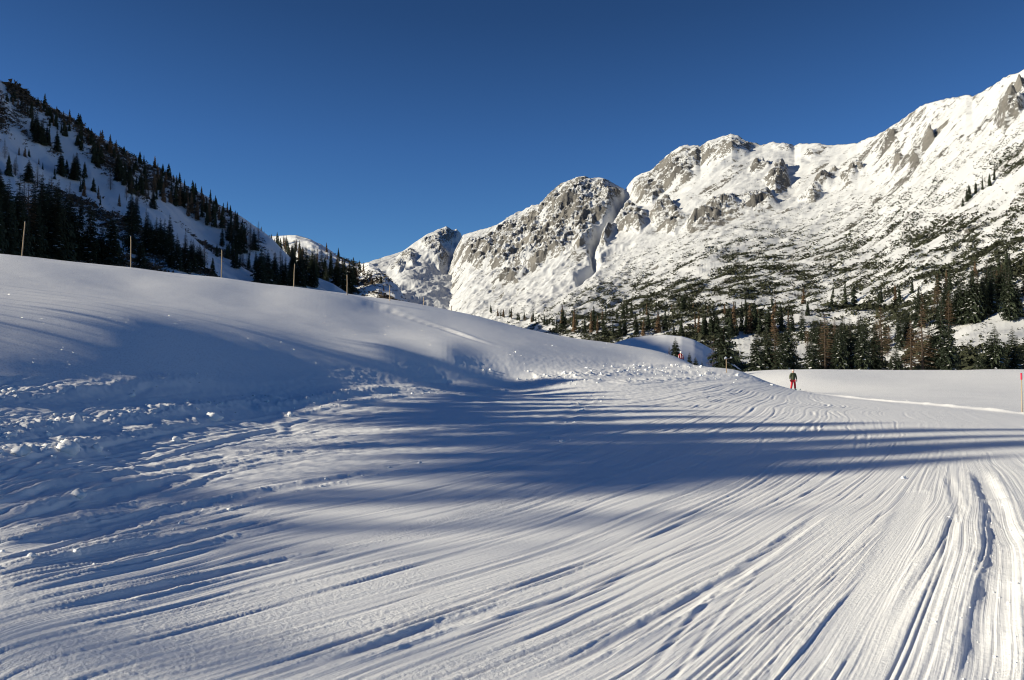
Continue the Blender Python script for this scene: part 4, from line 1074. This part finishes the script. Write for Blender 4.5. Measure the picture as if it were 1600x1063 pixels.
for px, ft, tp, lab in [(34, 399.6, 347, 'leftmost wooden pole, leaning right in front of dark spruces'), (204.5, 417.5, 370, 'second wooden pole from the left, before a bushy spruce'),
                        (346, 434, 391, 'third wooden pole from the left, pale against the shaded snow'), (459, 448, 413, 'fourth wooden pole from the left, before the dense dark wood'),
                        (542.5, 460, 430, 'fifth wooden pole, at the right end of the dense wood'), (609, 470, 447, 'sixth wooden pole, below the falling ridge'),
                        (662, 478, 465, 'seventh wooden pole, before the blue shaded couloir'), (705, 484.5, 478, 'eighth short wooden pole on the distant crest'),
                        (742, 492, 486, 'farthest and smallest wooden pole on the crest')]:
    stick(px, ft, tp, lab)

# red-topped pole at the right edge
p = on_snow(1597, 644, 40.0); a, tt = ray(1597, 583); h = float(tt) * math.hypot(p.x, p.y) - p.z
root = tag(empty('marker_pole', p), 'thin marker pole with pink-red top at the right edge', 'pole')
b = Buf(); b.tube([(0, 0, -0.3), (0, 0, h * .5), (0, 0, h * 0.83)], [0.022, 0.021, 0.02], 8); link('shaft', b.mesh('shaft', M_WOOD, True), root)
b = Buf(); b.tube([(0, 0, h * .83), (0, 0, h * .9), (0, 0, h)], [0.036, 0.036, 0.034], 10); link('red_sleeve', b.mesh('red_sleeve', M_PINKRED, True), root)

# short post with a snow-covered crossbar
p = on_snow(1135, 577.5, 66.0); d = math.hypot(p.x, p.y); a, tt = ray(1135, 560); h = float(tt) * d - p.z
root = tag(empty('marker_post', p), 'short snow-capped post with crossbar before the dense spruce', 'post')
b = Buf(); b.tube([(0, 0, -0.3), (0, 0, h * .97)], [0.035, 0.03], 8); link('shaft', b.mesh('shaft', M_WOOD, True), root)
b = Buf(); b.tube([(-.12, 0, h * .93), (.42, 0, h * 1.0)], [0.03, 0.028], 8); link('crossbar', b.mesh('crossbar', M_WOOD, True), root)
b = Buf(); b.tube([(-.16, 0, h * .97), (-.05, 0, h + .05), (.05, 0, h + .04)], [0.05, 0.09, 0.04], 8); b.tube([(.30, 0, h * 1.02), (.38, 0, h * 1.06), (.46, 0, h * 1.04)], [0.04, 0.075, 0.03], 8)
link('snow_cap', b.mesh('snow_cap', M_SNOWLOAD, True), root)

# lift pylon on the saddle left of the small peak
q = peak.at(593, 409)
if q:
    root = tag(empty('lift_pylon', q), 'tiny ski lift pylon on the saddle left of the small peak', 'pylon')
    b = Buf(); b.tube([(0, 0, -2), (0, 0, 9)], [0.7, 0.5], 8); link('mast', b.mesh('mast', M_STEEL), root)
    b = Buf(); b.tube([(-4, 0, 9), (0, 0, 9.4), (4, 0, 9)], [0.4, 0.5, 0.4], 6); link('cross_arm', b.mesh('cross_arm', M_STEEL), root)

# ----------------------------------------------------------------- people
def skinned(name, joints, bones, mat, parent, sub=2, root=0):
    """one continuous surface grown round a skeleton of joints (x, y, z, radius or (rx, ry))"""
    me = bpy.data.meshes.new(name)
    me.from_pydata([j[:3] for j in joints], bones, [])
    o = bpy.data.objects.new(name, me); COL.objects.link(o)
    sk = o.modifiers.new('skin', 'SKIN'); sk.use_smooth_shade = True
    for v, j in zip(me.skin_vertices[0].data, joints):
        v.radius = j[3] if isinstance(j[3], tuple) else (j[3], j[3])
    me.skin_vertices[0].data[root].use_root = True
    sb = o.modifiers.new('sub', 'SUBSURF'); sb.levels = sb.render_levels = sub
    dg = bpy.context.evaluated_depsgraph_get()
    m2 = bpy.data.meshes.new_from_object(o.evaluated_get(dg))
    bpy.data.objects.remove(o); m2.name = name
    m2.materials.clear(); m2.materials.append(mat)
    m2.polygons.foreach_set('use_smooth', [True] * len(m2.polygons))
    return link(name, m2, parent)

def ball(name, c, r, mat, parent, nu=14, nv=9, zlo=-1.0):
    vs, fs = [], []
    for i in range(nv):
        ph = math.acos(1 - (1 - zlo) * i / (nv - 1)) if i else 0.0
        for j in range(nu):
            a = 2 * math.pi * j / nu
            vs.append((c[0] + r[0] * math.sin(ph) * math.cos(a), c[1] + r[1] * math.sin(ph) * math.sin(a), c[2] + r[2] * math.cos(ph)))
    fs = grid_faces(nv, nu, True)
    return link(name, mesh_np(name, vs, fs, mat), parent)

M_SKIN = mat_plain('skin', (0.50, 0.30, 0.22), (0.58, 0.37, 0.28), 8)
M_OLIVE = mat_plain('olive_cloth', (0.060, 0.072, 0.038), (0.085, 0.098, 0.052), 6)
M_REDCLOTH = mat_plain('red_cloth', (0.50, 0.022, 0.035), (0.62, 0.04, 0.05), 6)
M_REDJKT = mat_plain('bright_red_cloth', (0.62, 0.03, 0.025), (0.72, 0.05, 0.04), 6)
M_PINK = mat_plain('pale_pink_wool', (0.62, 0.46, 0.44), (0.74, 0.60, 0.57), 20)
M_WHITE = mat_plain('white_shell', (0.76, 0.76, 0.76), (0.82, 0.82, 0.82), 4, 0.35, 0.5)
M_BLACK = mat_plain('black_plastic', (0.02, 0.02, 0.022), (0.035, 0.035, 0.04), 6, 0.4, 0.4)
M_DARKGLOVE = mat_plain('dark_glove', (0.03, 0.03, 0.03), (0.05, 0.05, 0.05), 8)
M_SKI = mat_plain('teal_ski', (0.05, 0.16, 0.15), (0.08, 0.22, 0.20), 2, 0.4, 0.4)

def person(loc, h, face, label, jacket, trousers, hat, hatmat, goggles, stripes):
    """standing figure, built 1.75 high, facing -y, then turned"""
    root = tag(empty('person', loc, face), label, 'person'); k = h / 1.75; root.scale = (k, k, k)
    fx = 0.17                                     # half the distance between the feet
    J = [(0, 0, .96, (.135, .10)), (0, .01, 1.15, (.125, .09)), (0, .01, 1.34, (.155, .10)), (0, .012, 1.46, (.075, .065)), (0, 0, 1.53, .052), (0, -.02, 1.585, (.070, .085)), (0, -.02, 1.67, (.078, .095)), (0, -.01, 1.74, (.045, .055))]
    B = [(0, 1), (1, 2), (2, 3), (3, 4), (4, 5), (5, 6), (6, 7)]
    for s_ in (-1, 1):
        n = len(J)
        J += [(s_ * .18, .01, 1.42, .058), (s_ * .26, .02, 1.16, .045), (s_ * .285, -.04, .93, .034), (s_ * .29, -.06, .88, (.030, .040)), (s_ * .292, -.075, .81, (.018, .038))]
        B += [(3, n), (n, n + 1), (n + 1, n + 2), (n + 2, n + 3), (n + 3, n + 4)]
        for q, (dy, ln) in enumerate(((-.030, .075), (-.010, .088), (.010, .082), (.028, .064))):
            m = len(J); y0 = -.075 + dy
            J += [(s_ * .292, y0, .795, .010), (s_ * .285, y0 - .006, .795 - ln * .55, .009), (s_ * .272, y0 - .012, .795 - ln, .007)]
            B += [(n + 4, m), (m, m + 1), (m + 1, m + 2)]
        m = len(J); J += [(s_ * .272, -.105, .855, .012), (s_ * .262, -.118, .815, .010)]; B += [(n + 3, m), (m, m + 1)]
        n = len(J)
        J += [(s_ * .095, 0, .86, .085), (s_ * (.12 + .2 * (fx - .12)), -.035, .49, .058), (s_ * fx, .015, .13, .042), (s_ * (fx + .01), -.02, .05, .045), (s_ * (fx + .02), -.16, .03, .035)]
        B += [(0, n), (n, n + 1), (n + 1, n + 2), (n + 2, n + 3), (n + 3, n + 4)]
    body = skinned('body', J, B, M_SKIN, root)
    ball('nose', (0, -.118, 1.625), (.013, .018, .02), M_SKIN, body, 8, 6)
    for s_ in (-1, 1):
        ball('eye', (s_ * .03, -.102, 1.648), (.012, .01, .009), M_BLACK, body, 8, 6)
        ball('ear', (s_ * .082, -.005, 1.635), (.012, .022, .03), M_SKIN, body, 8, 6)
    ball('mouth', (0, -.107, 1.585), (.024, .008, .006), M_REDCLOTH, body, 8, 6)
    A = [(0, 0, .84, (.205, .155)), (0, .01, 1.10, (.19, .145)), (0, .01, 1.33, (.205, .14)), (0, .01, 1.45, (.13, .10)), (0, 0, 1.515, (.075, .075))]
    E = [(0, 1), (1, 2), (2, 3), (3, 4)]
    for s_ in (-1, 1):
        n = len(A); A += [(s_ * .195, .01, 1.41, .088), (s_ * .275, .02, 1.16, .078), (s_ * .295, -.035, .92, .062)]; E += [(3, n), (n, n + 1), (n + 1, n + 2)]
    jk = skinned('jacket', A, E, jacket, root, 2, 1)
    if stripes:
        for s_ in (-1, 1):
            b = Buf(); b.tube([(s_ * .10, -.155, 1.02), (s_ * .12, -.16, 1.25), (s_ * .15, -.125, 1.44)], [.032, .034, .03], 8); link('white_stripe', b.mesh('white_stripe', M_WHITE, True), jk)
            b = Buf(); b.tube([(s_ * .265, -.045, 1.36), (s_ * .335, -.03, 1.14), (s_ * .345, -.075, .98)], [.03, .035, .03], 8); link('sleeve_stripe', b.mesh('sleeve_stripe', M_WHITE, True), jk)
    T = [(0, 0, .90, (.175, .13))]; E = []
    for s_ in (-1, 1):
        n = len(T); T += [(s_ * .105, 0, .80, .115), (s_ * (.13 + .2 * (fx - .12)), -.035, .48, .095), (s_ * (fx + .005), .015, .20, .088), (s_ * (fx + .01), .0, .12, .09)]; E += [(0, n), (n, n + 1), (n + 1, n + 2), (n + 2, n + 3)]
    skinned('trousers', T, E, trousers, root)
    for s_ in (-1, 1):
        skinned('boot', [(s_ * (fx + .01), .03, .20, .066), (s_ * (fx + .01), .03, .08, .066), (s_ * (fx + .015), -.10, .055, (.055, .05)), (s_ * (fx + .02), -.20, .05, (.045, .04))], [(0, 1), (1, 2), (2, 3)], M_BLACK, root)
        for part in (0,):
            G = [(s_ * .295, -.045, .90, .046), (s_ * .297, -.068, .85, (.036, .052)), (s_ * .296, -.08, .80, (.026, .048))]; E = [(0, 1), (1, 2)]
            for dy, ln in ((-.034, .08), (-.011, .092), (.012, .086), (.033, .066)):
                m = len(G); y0 = -.08 + dy; G += [(s_ * .294, y0, .785, .014), (s_ * .285, y0 - .008, .785 - ln * .55, .013), (s_ * .27, y0 - .014, .785 - ln, .010)]; E += [(2, m), (m, m + 1), (m + 1, m + 2)]
            m = len(G); G += [(s_ * .272, -.115, .845, .016), (s_ * .26, -.13, .80, .013)]; E += [(1, m), (m, m + 1)]
            skinned('glove', G, E, M_DARKGLOVE, root)
        sx = s_ * (fx + .02); vs = []
        for y, z, w in ((.72, .03, .045), (.70, .012, .048), (.3, .012, .036), (-.25, .012, .036), (-.75, .014, .048), (-.9, .035, .046), (-1.0, .085, .03), (-1.03, .12, .008)):
            for a_, b_ in ((-w, 0), (w, 0), (w, .016), (-w, .016)): vs.append((sx + a_, y, z + b_ - .008))
        fs = [(i * 4 + j, i * 4 + (j + 1) % 4, i * 4 + 4 + (j + 1) % 4, i * 4 + 4 + j) for i in range(7) for j in range(4)] + [(0, 3, 2, 1), (28, 29, 30, 31)]
        link('ski', mesh_np('ski', vs, fs, M_SKI, False), root)
    if hat == 'beanie':
        ht = ball('beanie', (0, -.012, 1.665), (.106, .122, .118), hatmat, root, 16, 9, -.12)
        ball('brim', (0, -.012, 1.668), (.112, .128, .03), hatmat, ht, 16, 7)
    else:
        ht = ball('helmet', (0, -.008, 1.65), (.125, .14, .14), hatmat, root, 16, 10, -.35)
    if goggles:
        ball('goggles', (0, -.092, 1.648), (.082, .052, .036), M_BLACK, root, 14, 9)
    return root

p = on_snow(1239, None, 69.0); dd = math.hypot(p.x, p.y)
person((p.x, p.y, p.z + .01), 29.5 * dd / F, math.atan2(-p.x, p.y) * -0.0 + 0.10, 'person in olive green jacket and red trousers standing on the piste', M_OLIVE, M_REDCLOTH, 'beanie', M_PINK, False, False)
a, tt = ray(1064, 548.6); d = 94.0; z = float(tt) * d - 1.80; gz = on_snow(1064, None, d).z + .02
person((math.sin(a) * d, math.cos(a) * d, min(z, gz)), 1.76, 0.35, 'person in red jacket with white stripes and white helmet behind the crest', M_REDJKT, M_BLACK, 'helmet', M_WHITE, True, True)

# ----------------------------------------------------------------- loose snow
def lump_mesh(seed):
    g = np.random.default_rng(seed)
    v = [(1, 0, 0), (-1, 0, 0), (0, 1, 0), (0, -1, 0), (0, 0, 1), (0, 0, -1)]
    f = [(0, 2, 4), (2, 1, 4), (1, 3, 4), (3, 0, 4), (2, 0, 5), (1, 2, 5), (3, 1, 5), (0, 3, 5)]
    for _ in range(2):
        mid, nf = {}, []
        def m_(a, b):
            key = (min(a, b), max(a, b))
            if key not in mid: q = np.array(v[a]) + np.array(v[b]); v.append(tuple(q / np.linalg.norm(q))); mid[key] = len(v) - 1
            return mid[key]
        for a, b, c in f:
            ab, bc, ca = m_(a, b), m_(b, c), m_(c, a); nf += [(a, ab, ca), (ab, b, bc), (ca, bc, c), (ab, bc, ca)]
        f = nf
    v = np.array(v); o = g.uniform(0, 50, 3)
    r = 1 + 0.5 * (perlin(v[:, 0] * 1.3 + o[0], v[:, 1] * 1.3 + v[:, 2] * 1.7 + o[1]) + 0.6 * perlin(v[:, 0] * 3 + v[:, 2] * 2 + o[2], v[:, 1] * 3))
    return v * r[:, None], np.array(f)
LUMPS = [lump_mesh(300 + k) for k in range(8)]
vs, fs, n0 = [], [], 0
g = random.Random(77)
def add_lump(x, y, size, sink=0.35):
    global n0
    a, r = math.atan2(x, y), math.hypot(x, y)
    j = int(np.clip(np.searchsorted(az_c, a), 0, len(az_c) - 1)); i = int(np.clip(np.searchsorted(r_c, r), 0, len(r_c) - 1))
    v, f = g.choice(LUMPS); th = g.uniform(0, 6.28); c, sn = math.cos(th), math.sin(th)
    sc = np.array([size * g.uniform(.8, 1.4), size * g.uniform(.7, 1.1), size * g.uniform(.55, .9)])
    q = v * sc; q = np.stack([q[:, 0] * c - q[:, 1] * sn, q[:, 0] * sn + q[:, 1] * c, q[:, 2]], -1) + np.array([x, y, Z[i, j] + size * (0.55 - sink)])
    q[:, 2] -= size * 0.12; vs.append(q); fs.append(f + n0); n0 += len(q)
for pts, cnt, sp, sz in [([(-20, 690), (110, 668), (300, 640), (440, 622)], 60, .30, .05), ([(-20, 712), (170, 702)], 26, .25, .045), ([(440, 652), (540, 624), (700, 612)], 50, .4, .05), ([(-20, 622), (130, 610), (330, 592)], 26, .4, .045),
                         ([(830, 596), (980, 582), (1140, 588)], 120, 1.5, .09), ([(980, 575), (1085, 573)], 30, 1.0, .1), ([(1520, 1063), (1566, 840), (1530, 735)], 70, .16, .010), ([(0, 880), (300, 800), (640, 728)], 50, .3, .022), ([(860, 690), (930, 620)], 25, .3, .05)]:
    P = poly_world(pts)
    for _ in range(cnt):
        q = P[g.randrange(len(P))]; add_lump(q[0] + g.gauss(0, sp), q[1] + g.gauss(0, sp), sz * math.exp(g.gauss(-.5, .5)))
me = mesh_np('snow_crumbs', np.concatenate(vs), np.concatenate(fs), M_PISTE); attr(me, 'grain', np.full(n0, 0.6))
tag(link('snow_crumbs', me), 'small crumbs of pushed snow strewn along the churned ridges', 'snow crumbs', kind='stuff')
for px, py, size, lab in [(332, 657, .17, 'largest round snow clod at the right end of the churned ridge'), (32, 711, .11, 'snow clod at the left end of the short low ridge'), (105, 707, .15, 'square snow clod in the middle of the short low ridge'),
                          (150, 704, .09, 'small snow clod at the right end of the short low ridge'), (122, 776, .07, 'lone snow clod standing on the ruts at left'), (276, 691, .08, 'small snow clod lying in front of the long churned ridge'),
                          (1412, 748, .032, 'lone snow clod on the tracks below the tree shadows at right')]:
    p = on_snow(px, py); v, f = g.choice(LUMPS)
    me = mesh_np('snow_clod', v * np.array([size * 1.2, size, size * .8]), f, M_PISTE); attr(me, 'grain', np.full(len(v), 0.6))
    o = link('snow_clod', me, None, (p.x, p.y, p.z + size * .35)); o.rotation_euler = (0, 0, g.uniform(0, 6.28))
    tag(o, lab, 'snow clod', 'snow clods on the piste')
